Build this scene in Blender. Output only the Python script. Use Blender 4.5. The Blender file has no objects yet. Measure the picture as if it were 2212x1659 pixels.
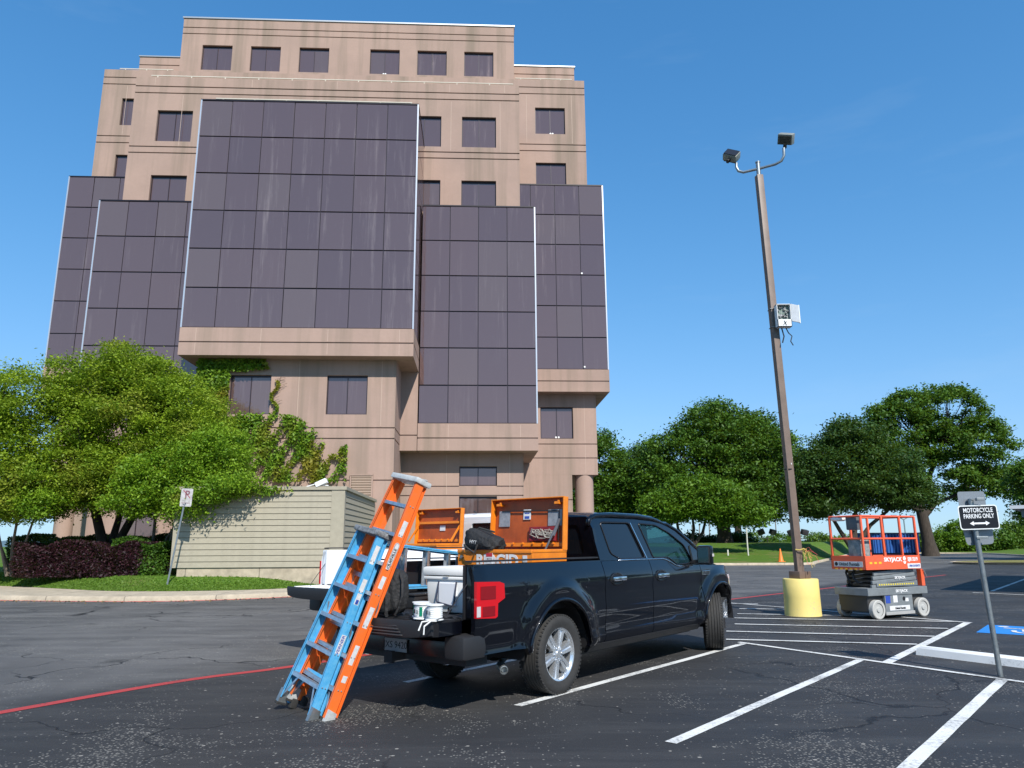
import bpy, bmesh, math, random
import numpy as np
from mathutils import Vector, Matrix, geometry
R = math.radians
rng = random.Random(7)
scn = bpy.context.scene
COL = scn.collection

# ---------------------------------------------------------------- camera, sky, sun, exposure
cam_d = bpy.data.cameras.new('camera')
cam = bpy.data.objects.new('camera', cam_d); COL.objects.link(cam)
cam_d.sensor_width = 36; cam_d.lens = 36 * 1597 / 2212
cam_d.clip_end = 9000; cam_d.clip_start = .05
cam.location = (0, 0, 1.55)
cam.rotation_mode = 'XYZ'
_p = R(12.15); _r = R(.33)
_rt = Vector((1, 0, 0)); _fw = Vector((0, math.cos(_p), math.sin(_p))); _dn = Vector((0, math.sin(_p), -math.cos(_p)))
_r2 = _rt * math.cos(_r) + _dn * math.sin(_r); _d2 = -_rt * math.sin(_r) + _dn * math.cos(_r)
cam.matrix_world = Matrix.Translation((0, 0, 1.55)) @ Matrix((( _r2.x, -_d2.x, -_fw.x), (_r2.y, -_d2.y, -_fw.y), (_r2.z, -_d2.z, -_fw.z))).to_4x4()
scn.camera = cam
SUN_EL = R(43.5)
SUN_H = Vector((.37, -.93, 0)).normalized()           # horizontal direction towards the sun
world = bpy.data.worlds.new('World'); scn.world = world; world.use_nodes = True
wn = world.node_tree.nodes; wl = world.node_tree.links; wn.clear()
wo = wn.new('ShaderNodeOutputWorld'); wb = wn.new('ShaderNodeBackground'); wb.inputs['Strength'].default_value = .15
sky = wn.new('ShaderNodeTexSky'); sky.sky_type = 'NISHITA'; sky.sun_disc = False
sky.sun_elevation = SUN_EL; sky.sun_rotation = math.atan2(SUN_H.x, SUN_H.y)
sky.air_density = 1.0; sky.dust_density = .05; sky.ozone_density = 1.6; sky.altitude = 200
# faint high cirrus mixed into the sky
tc = wn.new('ShaderNodeTexCoord'); mp = wn.new('ShaderNodeMapping'); mp.inputs['Scale'].default_value = (1.2, 3.2, 9)
mp.inputs['Rotation'].default_value = (.25, .5, .9)
nz = wn.new('ShaderNodeTexNoise'); nz.inputs['Scale'].default_value = 1.3; nz.inputs['Detail'].default_value = 7; nz.inputs['Roughness'].default_value = .6
cr = wn.new('ShaderNodeValToRGB'); cr.color_ramp.elements[0].position = .56; cr.color_ramp.elements[1].position = .86
cr.color_ramp.elements[1].color = (.11, .11, .11, 1)
mx = wn.new('ShaderNodeMix'); mx.data_type = 'RGBA'; mx.inputs['B'].default_value = (3.2, 4.0, 4.6, 1)
wl.new(tc.outputs['Generated'], mp.inputs['Vector']); wl.new(mp.outputs[0], nz.inputs['Vector']); wl.new(nz.outputs['Fac'], cr.inputs[0])
hs = wn.new('ShaderNodeHueSaturation'); hs.inputs['Saturation'].default_value = 1.28; hs.inputs['Hue'].default_value = .488
wl.new(sky.outputs[0], hs.inputs['Color'])
va_ = wn.new('ShaderNodeVectorMath'); va_.operation = 'MULTIPLY_ADD'; va_.inputs[1].default_value = (.30, .205, .165); va_.inputs[2].default_value = (1, 1, 1)
vm_ = wn.new('ShaderNodeVectorMath'); vm_.operation = 'MULTIPLY'; vm_.inputs[1].default_value = (1.08, 1.25, 1.58)
vd_ = wn.new('ShaderNodeVectorMath'); vd_.operation = 'DIVIDE'
wl.new(hs.outputs[0], va_.inputs[0]); wl.new(hs.outputs[0], vm_.inputs[0]); wl.new(vm_.outputs[0], vd_.inputs[0]); wl.new(va_.outputs[0], vd_.inputs[1])
wl.new(cr.outputs[0], mx.inputs['Factor']); wl.new(vd_.outputs[0], mx.inputs['A'])
wl.new(mx.outputs['Result'], wb.inputs['Color']); wl.new(wb.outputs[0], wo.inputs[0])
sun_d = bpy.data.lights.new('sun', 'SUN'); sun = bpy.data.objects.new('sun', sun_d); COL.objects.link(sun)
sun_d.energy = 4.4; sun_d.angle = R(.5); sun_d.color = (1, .955, .88)
_sd = SUN_H * math.cos(SUN_EL) + Vector((0, 0, math.sin(SUN_EL)))
sun.rotation_euler = _sd.to_track_quat('Z', 'Y').to_euler(); sun.location = _sd * 60
vs = scn.view_settings; scn.display_settings.display_device = 'sRGB'
vs.view_transform = 'Standard'; vs.look = 'None'; vs.exposure = .45; vs.gamma = 1; vs.use_curve_mapping = False
try:
    scn.cycles.max_bounces = 8; scn.cycles.transparent_max_bounces = 12; scn.cycles.use_denoising = True
except Exception: pass

# ---------------------------------------------------------------- materials
def nodes(m): return m.node_tree.nodes, m.node_tree.links
MATS = {}
def mat(name, col=(.5, .5, .5), rough=.6, metal=0, spec=.5, noise=0, nscale=8, bump=0, bscale=40, coat=0, emit=None, trans=0, ncol=None, stretch=None):
    if name in MATS: return MATS[name]
    m = bpy.data.materials.new(name); m.use_nodes = True; MATS[name] = m
    n, l = nodes(m); b = n['Principled BSDF']
    b.inputs['Base Color'].default_value = (*col, 1); b.inputs['Roughness'].default_value = rough
    b.inputs['Metallic'].default_value = metal; b.inputs['Specular IOR Level'].default_value = spec
    b.inputs['Coat Weight'].default_value = coat; b.inputs['Coat Roughness'].default_value = .03
    if trans: b.inputs['Transmission Weight'].default_value = trans
    if noise or bump:
        t = n.new('ShaderNodeTexCoord'); mpn = n.new('ShaderNodeMapping'); l.new(t.outputs['Object'], mpn.inputs[0])
        if stretch: mpn.inputs['Scale'].default_value = stretch
    if noise:
        x = n.new('ShaderNodeTexNoise'); x.inputs['Scale'].default_value = nscale; x.inputs['Detail'].default_value = 6; x.inputs['Roughness'].default_value = .65
        l.new(mpn.outputs[0], x.inputs['Vector'])
        r = n.new('ShaderNodeMapRange'); r.inputs['From Min'].default_value = .35; r.inputs['From Max'].default_value = .7; l.new(x.outputs['Fac'], r.inputs['Value'])
        k = n.new('ShaderNodeMix'); k.data_type = 'RGBA'
        k.inputs['A'].default_value = (*col, 1)
        nc = ncol or tuple(c * (1 - noise) for c in col)
        k.inputs['B'].default_value = (*nc, 1)
        l.new(r.outputs[0], k.inputs['Factor']); l.new(k.outputs['Result'], b.inputs['Base Color'])
    if bump:
        x = n.new('ShaderNodeTexNoise'); x.inputs['Scale'].default_value = bscale; x.inputs['Detail'].default_value = 4
        l.new(mpn.outputs[0], x.inputs['Vector'])
        q = n.new('ShaderNodeBump'); q.inputs['Strength'].default_value = bump; q.inputs['Distance'].default_value = .02
        l.new(x.outputs['Fac'], q.inputs['Height']); l.new(q.outputs[0], b.inputs['Normal'])
    return m

def ramp(n, l, src, p0, p1, c0=0, c1=1):
    r = n.new('ShaderNodeMapRange'); r.inputs['From Min'].default_value = p0; r.inputs['From Max'].default_value = p1
    r.inputs['To Min'].default_value = c0; r.inputs['To Max'].default_value = c1; l.new(src, r.inputs['Value']); return r.outputs[0]
def mixc(n, l, f, a, b, mode='MIX'):
    k = n.new('ShaderNodeMix'); k.data_type = 'RGBA'; k.blend_type = mode
    for s, v in (('Factor', f), ('A', a), ('B', b)):
        if isinstance(v, (int, float)): k.inputs[s].default_value = v
        elif isinstance(v, tuple): k.inputs[s].default_value = (*v, 1)
        else: l.new(v, k.inputs[s])
    return k.outputs['Result']
def noise_n(n, l, vec, scale, detail=4, rough=.6, dist=0):
    x = n.new('ShaderNodeTexNoise'); x.inputs['Scale'].default_value = scale; x.inputs['Detail'].default_value = detail
    x.inputs['Roughness'].default_value = rough; x.inputs['Distortion'].default_value = dist; l.new(vec, x.inputs['Vector']); return x.outputs['Fac']
def mth(n, l, op, a, b=None):
    k = n.new('ShaderNodeMath'); k.operation = op
    for i, v in enumerate((a, b)):
        if v is None: continue
        if isinstance(v, (int, float)): k.inputs[i].default_value = v
        else: l.new(v, k.inputs[i])
    return k.outputs[0]

def make_asphalt():
    m = bpy.data.materials.new('asphalt'); m.use_nodes = True; n, l = nodes(m); b = n['Principled BSDF']
    t = n.new('ShaderNodeTexCoord'); P = t.outputs['Object']
    sep = n.new('ShaderNodeSeparateXYZ'); l.new(P, sep.inputs[0])
    big = noise_n(n, l, P, .22, 5, .6)
    mid = noise_n(n, l, P, .9, 6, .7, .4)
    fine = noise_n(n, l, P, 55, 3, .7)
    # drive lane (beyond the red line) is older and greyer; the bays are freshly sealed
    lane = mth(n, l, 'SUBTRACT', sep.outputs['Y'], mth(n, l, 'MULTIPLY', sep.outputs['X'], 1.22))
    lane = mth(n, l, 'ADD', lane, mth(n, l, 'MULTIPLY', mth(n, l, 'SUBTRACT', mid, .5), 1.2))
    lane = ramp(n, l, lane, 13.5, 14.6)
    old = ramp(n, l, mth(n, l, 'MULTIPLY', big, 1.0), .38, .62, .35, 1)
    f = mth(n, l, 'MULTIPLY', lane, old)
    c = mixc(n, l, f, (.030, .0295, .030), (.128, .124, .120))
    # long soft scuffs along the lane
    mp2 = n.new('ShaderNodeMapping'); mp2.inputs['Rotation'].default_value = (0, 0, R(-12)); mp2.inputs['Scale'].default_value = (.35, 1.9, 1); l.new(P, mp2.inputs[0])
    sc = ramp(n, l, noise_n(n, l, mp2.outputs[0], .8, 7, .72, .3), .46, .72, 0, .85)
    c = mixc(n, l, mth(n, l, 'MULTIPLY', sc, mth(n, l, 'ADD', mth(n, l, 'MULTIPLY', lane, .8), .2)), c, (.19, .183, .172))
    # worn patches where the sealer is gone and pale stones show
    vo = n.new('ShaderNodeTexVoronoi'); vo.inputs['Scale'].default_value = 42; vo.inputs['Randomness'].default_value = 1; l.new(P, vo.inputs['Vector'])
    stone = ramp(n, l, vo.outputs['Distance'], .46, .28, 0, 1)
    rnd = n.new('ShaderNodeSeparateColor'); l.new(vo.outputs['Color'], rnd.inputs[0])
    worn = ramp(n, l, noise_n(n, l, P, .55, 5, .62, .6), .51, .66, .0, .85)
    base_sp = ramp(n, l, noise_n(n, l, P, 2.2, 3, .6), .4, .75, .01, .07)
    dens = mth(n, l, 'MAXIMUM', worn, base_sp)
    pick = mth(n, l, 'LESS_THAN', rnd.outputs[0], dens)
    sp = mth(n, l, 'MULTIPLY', mth(n, l, 'MULTIPLY', pick, stone), ramp(n, l, rnd.outputs[1], 0, 1, .35, 1))
    c = mixc(n, l, mth(n, l, 'MULTIPLY', sp, .8), c, (.36, .34, .30))
    oil = ramp(n, l, noise_n(n, l, P, .8, 3, .5, .2), .66, .74, 0, .6)
    c = mixc(n, l, oil, c, (.012, .012, .013))
    vo2 = n.new('ShaderNodeTexVoronoi'); vo2.inputs['Scale'].default_value = 11; l.new(P, vo2.inputs['Vector'])
    r2 = n.new('ShaderNodeSeparateColor'); l.new(vo2.outputs['Color'], r2.inputs[0])
    chip = mth(n, l, 'MULTIPLY', mth(n, l, 'LESS_THAN', vo2.outputs['Distance'], .17), mth(n, l, 'LESS_THAN', r2.outputs[0], .05))
    c = mixc(n, l, mth(n, l, 'MULTIPLY', chip, .8), c, (.42, .39, .34))
    # cracks
    wob = n.new('ShaderNodeTexNoise'); wob.inputs['Scale'].default_value = 1.1; wob.inputs['Detail'].default_value = 5; l.new(P, wob.inputs['Vector'])
    va = n.new('ShaderNodeVectorMath'); va.operation = 'MULTIPLY_ADD'; va.inputs[1].default_value = (1.5, 1.5, 0); l.new(wob.outputs['Color'], va.inputs[0]); l.new(P, va.inputs[2])
    vc = n.new('ShaderNodeTexVoronoi'); vc.feature = 'DISTANCE_TO_EDGE'; vc.inputs['Scale'].default_value = .33; l.new(va.outputs[0], vc.inputs['Vector'])
    ck = mth(n, l, 'MULTIPLY', ramp(n, l, vc.outputs['Distance'], .008, .002), ramp(n, l, noise_n(n, l, P, .35, 2), .46, .56))
    c = mixc(n, l, ck, c, (.008, .008, .009))
    c = mixc(n, l, ramp(n, l, fine, .3, .75, .0, .35), c, (.012, .012, .014))
    l.new(c, b.inputs['Base Color'])
    l.new(ramp(n, l, mid, .3, .7, .62, .82), b.inputs['Roughness']); b.inputs['Specular IOR Level'].default_value = .42
    q = n.new('ShaderNodeBump'); q.inputs['Strength'].default_value = .55; q.inputs['Distance'].default_value = .006
    h = mth(n, l, 'ADD', mth(n, l, 'MULTIPLY', fine, .7), mth(n, l, 'SUBTRACT', mth(n, l, 'MULTIPLY', sp, .9), mth(n, l, 'MULTIPLY', ck, 3)))
    l.new(h, q.inputs['Height']); l.new(q.outputs[0], b.inputs['Normal'])
    return m

def make_paint(name, col, wear=.35, under=(.03, .03, .032)):
    m = bpy.data.materials.new(name); m.use_nodes = True; n, l = nodes(m); b = n['Principled BSDF']
    P = n.new('ShaderNodeTexCoord').outputs['Object']
    w = noise_n(n, l, P, 30, 5, .75); w2 = noise_n(n, l, P, 1.4, 4, .6)
    f = ramp(n, l, mth(n, l, 'ADD', mth(n, l, 'MULTIPLY', w, .6), mth(n, l, 'MULTIPLY', w2, .5)), .64 - wear * .15, .74 - wear * .08, 0, .75)
    d = ramp(n, l, noise_n(n, l, P, 3.5, 5, .6), .3, .7, 0, .2)
    c = mixc(n, l, d, col, tuple(x * .6 for x in col)); c = mixc(n, l, f, c, under)
    l.new(c, b.inputs['Base Color']); b.inputs['Roughness'].default_value = .7
    q = n.new('ShaderNodeBump'); q.inputs['Strength'].default_value = .3; q.inputs['Distance'].default_value = .004; l.new(noise_n(n, l, P, 70, 2), q.inputs['Height']); l.new(q.outputs[0], b.inputs['Normal'])
    return m

def make_stucco():
    m = bpy.data.materials.new('stucco'); m.use_nodes = True; n, l = nodes(m); b = n['Principled BSDF']
    P = n.new('ShaderNodeTexCoord').outputs['Object']
    c = mixc(n, l, ramp(n, l, noise_n(n, l, P, .35, 5, .6), .3, .7), (.41, .286, .234), (.335, .238, .197))
    mp2 = n.new('ShaderNodeMapping'); mp2.inputs['Scale'].default_value = (1.35, 1.35, .07); l.new(P, mp2.inputs[0])
    st = ramp(n, l, noise_n(n, l, mp2.outputs[0], 1.0, 5, .6), .46, .70, 0, .7)
    c = mixc(n, l, st, c, (.205, .165, .125))
    c = mixc(n, l, ramp(n, l, noise_n(n, l, P, 9, 5, .75), .35, .75, 0, .2), c, (.25, .18, .14))
    l.new(c, b.inputs['Base Color']); b.inputs['Roughness'].default_value = .9; b.inputs['Specular IOR Level'].default_value = .2
    q = n.new('ShaderNodeBump'); q.inputs['Strength'].default_value = .25; q.inputs['Distance'].default_value = .01; l.new(noise_n(n, l, P, 45, 3, .7), q.inputs['Height']); l.new(q.outputs[0], b.inputs['Normal'])
    return m

def make_tinted(name, base=(.088, .056, .057), rough=.04, streak=.5):
    m = bpy.data.materials.new(name); m.use_nodes = True; n, l = nodes(m); b = n['Principled BSDF']
    P = n.new('ShaderNodeNewGeometry').outputs['Position']; oi = n.new('ShaderNodeObjectInfo')
    c = mixc(n, l, ramp(n, l, oi.outputs['Random'], 0, .84, 0, .9), base, tuple(x * 1.25 for x in (base[0], base[1], base[2] * .95)))
    c = mixc(n, l, mth(n, l, 'MULTIPLY', mth(n, l, 'GREATER_THAN', oi.outputs['Random'], .84), .25), c, (.125, .098, .085))
    mp2 = n.new('ShaderNodeMapping'); mp2.inputs['Scale'].default_value = (1.5, 1.5, .09); l.new(P, mp2.inputs[0])
    st = ramp(n, l, noise_n(n, l, mp2.outputs[0], 1.9, 7, .75), .53, .72, 0, streak)
    st = mth(n, l, 'MULTIPLY', st, ramp(n, l, noise_n(n, l, P, .16, 2), .42, .62))
    c = mixc(n, l, st, c, (.25, .205, .20))
    l.new(c, b.inputs['Base Color'])
    l.new(ramp(n, l, st, 0, 1, rough, .5), b.inputs['Roughness']); b.inputs['Specular IOR Level'].default_value = .5; b.inputs['IOR'].default_value = 2.3
    b.inputs['Specular Tint'].default_value = (1, .72, .66, 1)
    q = n.new('ShaderNodeBump'); q.inputs['Strength'].default_value = .16; q.inputs['Distance'].default_value = .06; l.new(noise_n(n, l, P, .45, 3), q.inputs['Height']); l.new(q.outputs[0], b.inputs['Normal'])
    return m

def make_leaf(name, c0, c1, c2=None, trans=.3):
    m = bpy.data.materials.new(name); m.use_nodes = True; n, l = nodes(m); b = n['Principled BSDF']
    a = n.new('ShaderNodeAttribute'); a.attribute_name = 'tint'
    c = mixc(n, l, a.outputs['Fac'], c0, c1)
    if c2:
        P = n.new('ShaderNodeTexCoord').outputs['Object']
        c = mixc(n, l, ramp(n, l, noise_n(n, l, P, .55, 3), .5, .64), c, c2)
    l.new(c, b.inputs['Base Color']); b.inputs['Roughness'].default_value = .55; b.inputs['Specular IOR Level'].default_value = .3
    o = n['Material Output']; tr = n.new('ShaderNodeBsdfTranslucent'); ms = n.new('ShaderNodeMixShader'); ms.inputs[0].default_value = trans
    l.new(mixc(n, l, .4, c, (.35, .5, .02), 'MIX'), tr.inputs['Color'])
    l.new(b.outputs[0], ms.inputs[1]); l.new(tr.outputs[0], ms.inputs[2]); l.new(ms.outputs[0], o.inputs[0])
    return m

def make_grass(name, c0, c1, c2):
    m = bpy.data.materials.new(name); m.use_nodes = True; n, l = nodes(m); b = n['Principled BSDF']
    P = n.new('ShaderNodeTexCoord').outputs['Object']
    c = mixc(n, l, ramp(n, l, noise_n(n, l, P, 6, 6, .75), .35, .65), c0, c1)
    c = mixc(n, l, ramp(n, l, noise_n(n, l, P, .35, 4, .7), .54, .68), c, c2)
    l.new(c, b.inputs['Base Color']); b.inputs['Roughness'].default_value = .9; b.inputs['Specular IOR Level'].default_value = .15
    q = n.new('ShaderNodeBump'); q.inputs['Strength'].default_value = .7; q.inputs['Distance'].default_value = .05; l.new(noise_n(n, l, P, 28, 4, .8), q.inputs['Height']); l.new(q.outputs[0], b.inputs['Normal'])
    return m

M_ASPH = make_asphalt()
M_WHITE_LINE = make_paint('white_line_paint', (.74, .74, .71), .75)
M_RED_LINE = make_paint('red_line_paint', (.42, .045, .045), .3)
M_BLUE_LINE = make_paint('blue_line_paint', (.02, .22, .62), .1)
M_YELLOW = make_paint('yellow_paint', (.78, .62, .20), .28, (.42, .38, .28))
M_STUCCO = make_stucco()
M_GLASS = make_tinted('tinted_glass')
M_CONC = mat('concrete_kerb', (.50, .42, .31), .9, noise=.35, nscale=3, bump=.4, bscale=60)
def _conc():
    m = M_CONC; n, l = nodes(m); b = n['Principled BSDF']; src = b.inputs['Base Color'].links[0].from_socket
    P = n.new('ShaderNodeNewGeometry').outputs['Position']; sp = n.new('ShaderNodeSeparateXYZ'); l.new(P, sp.inputs[0])
    fr = mth(n, l, 'FRACT', mth(n, l, 'MULTIPLY', sp.outputs['X'], .41))
    j = mth(n, l, 'LESS_THAN', mth(n, l, 'ABSOLUTE', mth(n, l, 'SUBTRACT', fr, .5)), .006)
    c = mixc(n, l, mth(n, l, 'MULTIPLY', j, .7), src, (.10, .085, .07))
    c = mixc(n, l, ramp(n, l, noise_n(n, l, P, 1.1, 6, .7), .5, .72, 0, .45), c, (.27, .22, .16))
    l.new(c, b.inputs['Base Color'])
_conc()
M_CONC_RED = make_paint('red_kerb_paint', (.45, .10, .08), .6, (.45, .36, .27))
M_GRASS = make_grass('grass', (.055, .125, .012), (.12, .22, .025), (.15, .17, .05))
M_GRASS2 = make_grass('grass_far', (.06, .125, .014), (.105, .18, .025), (.19, .16, .06))
M_DARK = mat('dark_seal', (.012, .012, .014), .5)
M_SIDING = mat('siding_paint', (.36, .325, .245), .75, noise=.14, nscale=5, bump=.15, bscale=30)
M_METAL = mat('galvanised', (.36, .39, .40), .42, .75, noise=.3, nscale=14)
M_ALU = mat('aluminium', (.62, .64, .66), .35, .85, noise=.3, nscale=20)
M_WHITE = mat('white_enamel', (.80, .80, .79), .45, noise=.08, nscale=6)
M_BLACKP = mat('black_plastic', (.018, .018, .020), .55, bump=.15, bscale=200)
M_RUBBER = mat('rubber', (.035, .034, .033), .8, noise=.35, nscale=30, bump=.2, bscale=150)
M_CHROME = mat('chrome', (.75, .76, .78), .12, 1)
M_BARK = mat('bark', (.065, .050, .038), .95, noise=.6, nscale=9, bump=1, bscale=14, stretch=(1, 1, .25))
M_BARK2 = mat('pale_bark', (.22, .18, .14), .9, noise=.5, nscale=9, bump=.6, bscale=14, stretch=(1, 1, .25))

# ---------------------------------------------------------------- mesh helpers
def tag(o, label=None, cat=None, group=None, kind=None):
    if label: o['label'] = label
    if cat: o['category'] = cat
    if group: o['group'] = group
    if kind: o['kind'] = kind
    return o
def empty(name, loc=(0, 0, 0), rz=0, label=None, cat=None, group=None, parent=None):
    o = bpy.data.objects.new(name, None); COL.objects.link(o); o.location = loc; o.rotation_euler = (0, 0, rz); o.empty_display_size = .2
    if parent: o.parent = parent
    return tag(o, label, cat, group)
def obj(name, bm, m=None, parent=None, smooth=False, label=None, cat=None, group=None, kind=None, fix=True):
    me = bpy.data.meshes.new(name)
    if isinstance(bm, bmesh.types.BMesh):
        if fix: bmesh.ops.recalc_face_normals(bm, faces=bm.faces[:])
        bm.to_mesh(me); bm.free()
    else: me = bm
    if m is not None:
        me.materials.clear()
        for x in (m if isinstance(m, (list, tuple)) else [m]): me.materials.append(x)
    if smooth is not False and smooth is not None:
        me.shade_smooth()
        if smooth is not True: me.set_sharp_from_angle(angle=R(smooth))
    o = bpy.data.objects.new(name, me); COL.objects.link(o)
    if parent: o.parent = parent
    return tag(o, label, cat, group, kind)
def inst(name, me, parent=None, M=None):
    o = bpy.data.objects.new(name, me); COL.objects.link(o)
    if parent: o.parent = parent
    if M is not None: o.matrix_local = M
    return o
def B(): return bmesh.new()
def box(bm, x0, x1, y0, y1, z0, z1, bev=0, M=None, mi=0):
    b2 = bmesh.new(); bmesh.ops.create_cube(b2, size=1)
    for v in b2.verts: v.co = Vector(((x0 + x1) / 2 + v.co.x * (x1 - x0), (y0 + y1) / 2 + v.co.y * (y1 - y0), (z0 + z1) / 2 + v.co.z * (z1 - z0)))
    if bev: bmesh.ops.bevel(b2, geom=b2.edges[:], offset=bev, segments=2, affect='EDGES', profile=.6)
    if M is not None: b2.transform(M)
    for f in b2.faces: f.material_index = mi
    tmp = bpy.data.meshes.new('t'); b2.to_mesh(tmp); b2.free(); bm.from_mesh(tmp); bpy.data.meshes.remove(tmp)
    return bm
def prism(bm, pts, axis, a, b, mi=0):
    """polygon pts (2-D) extruded along axis from a to b"""
    def P(p, t):
        return {'x': (t, p[0], p[1]), 'y': (p[0], t, p[1]), 'z': (p[0], p[1], t)}[axis]
    v0 = [bm.verts.new(P(p, a)) for p in pts]; v1 = [bm.verts.new(P(p, b)) for p in pts]
    n = len(pts)
    fs = [bm.faces.new(v0), bm.faces.new(v1[::-1])]
    for i in range(n): fs.append(bm.faces.new((v0[i], v0[(i + 1) % n], v1[(i + 1) % n], v1[i])))
    for f in fs: f.material_index = mi
    return bm
def quad(bm, pts, mi=0):
    f = bm.faces.new([bm.verts.new(p) for p in pts]); f.material_index = mi; return f
def tube(bm, pts, r, n=8, caps=True):
    pts = [Vector(p) for p in pts]; rs = r if isinstance(r, (list, tuple)) else [r] * len(pts)
    rings = []; up = Vector((0, 0, 1))
    prev = None
    for i, p in enumerate(pts):
        d = (pts[min(i + 1, len(pts) - 1)] - pts[max(i - 1, 0)]).normalized()
        if prev is None: a = d.orthogonal().normalized()
        else: a = (prev - d * prev.dot(d)); a = a.normalized() if a.length > 1e-6 else d.orthogonal().normalized()
        prev = a; b = d.cross(a)
        rings.append([bm.verts.new(p + (a * math.cos(t) + b * math.sin(t)) * rs[i]) for t in (2 * math.pi * k / n for k in range(n))])
    for i in range(len(rings) - 1):
        for k in range(n): bm.faces.new((rings[i][k], rings[i][(k + 1) % n], rings[i + 1][(k + 1) % n], rings[i + 1][k]))
    if caps: bm.faces.new(rings[0][::-1]); bm.faces.new(rings[-1])
    return bm
def lathe(bm, prof, n=24, M=None, mi=0):
    """prof = [(r, z)], about z"""
    vs_ = []
    rings = [[bm.verts.new((M or Matrix()) @ Vector((r * math.cos(2 * math.pi * k / n), r * math.sin(2 * math.pi * k / n), z))) for k in range(n)] if r > 1e-5 else [bm.verts.new((M or Matrix()) @ Vector((0, 0, z)))] for r, z in prof]
    for i in range(len(rings) - 1):
        a, b = rings[i], rings[i + 1]
        for k in range(n):
            if len(a) == 1 and len(b) == 1: continue
            if len(a) == 1: f = bm.faces.new((a[0], b[k], b[(k + 1) % n]))
            elif len(b) == 1: f = bm.faces.new((a[k], a[(k + 1) % n], b[0]))
            else: f = bm.faces.new((a[k], a[(k + 1) % n], b[(k + 1) % n], b[k]))
            f.material_index = mi
    return bm
def bar(bm, p, q, w, h=None, up=(0, 0, 1), bev=0):
    """rectangular bar from p to q, w across, h along up"""
    p = Vector(p); q = Vector(q); d = q - p; L = d.length; d.normalize(); u = Vector(up); s = d.cross(u)
    if s.length < 1e-4: s = d.orthogonal()
    s.normalize(); u = s.cross(d)
    M = Matrix(((d.x, s.x, u.x, p.x), (d.y, s.y, u.y, p.y), (d.z, s.z, u.z, p.z), (0, 0, 0, 1)))
    h = h or w
    return box(bm, 0, L, -w / 2, w / 2, -h / 2, h / 2, bev, M)
_tid = {}
def text_obj(name, s, size, m, parent, M, depth=.002, bold=0.0, sx=1, shear=0):
    cu = bpy.data.curves.new('txt', 'FONT'); cu.body = s; cu.size = size; cu.extrude = depth / 2; cu.align_x = 'CENTER'; cu.align_y = 'CENTER'; cu.offset = bold; cu.shear = shear
    cu.resolution_u = 3
    t = bpy.data.objects.new('txt', cu); COL.objects.link(t)
    dg = bpy.context.evaluated_depsgraph_get(); dg.update()
    me = bpy.data.meshes.new_from_object(t.evaluated_get(dg)); bpy.data.objects.remove(t)
    me.materials.clear(); me.materials.append(m)
    o = bpy.data.objects.new(name, me); COL.objects.link(o)
    if parent: o.parent = parent
    o.matrix_local = M @ Matrix.Diagonal((sx, 1, 1, 1))
    return o
def frame_M(o, x, y):
    """matrix with local x axis along x, local y along y, at o"""
    x = Vector(x).normalized(); y = Vector(y); z = x.cross(y).normalized(); y = z.cross(x)
    return Matrix(((x.x, y.x, z.x, o[0]), (x.y, y.y, z.y, o[1]), (x.z, y.z, z.z, o[2]), (0, 0, 0, 1)))
def copy_tree(o, parent=None):
    c = o.copy(); COL.objects.link(c)
    if parent: c.parent = parent; c.matrix_local = o.matrix_local.copy() if False else c.matrix_local
    for ch in list(o.children): copy_tree(ch, c)
    return c
def mesh_np(name, V, F, m, parent=None, tint=None, smooth=False):
    me = bpy.data.meshes.new(name); V = np.asarray(V, np.float32); F = np.asarray(F, np.int32)
    me.vertices.add(len(V)); me.vertices.foreach_set('co', V.ravel())
    k = F.shape[1]; me.loops.add(F.size); me.loops.foreach_set('vertex_index', F.ravel())
    me.polygons.add(len(F)); me.polygons.foreach_set('loop_start', np.arange(0, F.size, k, dtype=np.int32))
    me.polygons.foreach_set('loop_total', np.full(len(F), k, np.int32))
    if tint is not None:
        a = me.attributes.new('tint', 'FLOAT', 'FACE'); a.data.foreach_set('value', np.asarray(tint, np.float32))
    me.update(); me.validate()
    me.materials.append(m)
    if smooth: me.shade_smooth()
    o = bpy.data.objects.new(name, me); COL.objects.link(o)
    if parent: o.parent = parent
    return o
def smoothstep(a, b, x):
    t = max(0, min(1, (x - a) / (b - a))); return t * t * (3 - 2 * t)

# ---------------------------------------------------------------- ground, lot, lawns
bm = B(); quad(bm, [(-3500, -600, -.35), (3500, -600, -.35), (3500, 5000, -.35), (-3500, 5000, -.35)])
obj('ground', bm, M_GRASS2, kind='structure')
bm = B()
lot = [(-60, -14), (60, -14), (96, 60), (70, 118), (20, 96), (3, 60), (-10, 34), (-60, 40)]
bm.faces.new([bm.verts.new((x, y, 0)) for x, y in lot])
obj('parking_lot', bm, M_ASPH, kind='structure')

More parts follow.
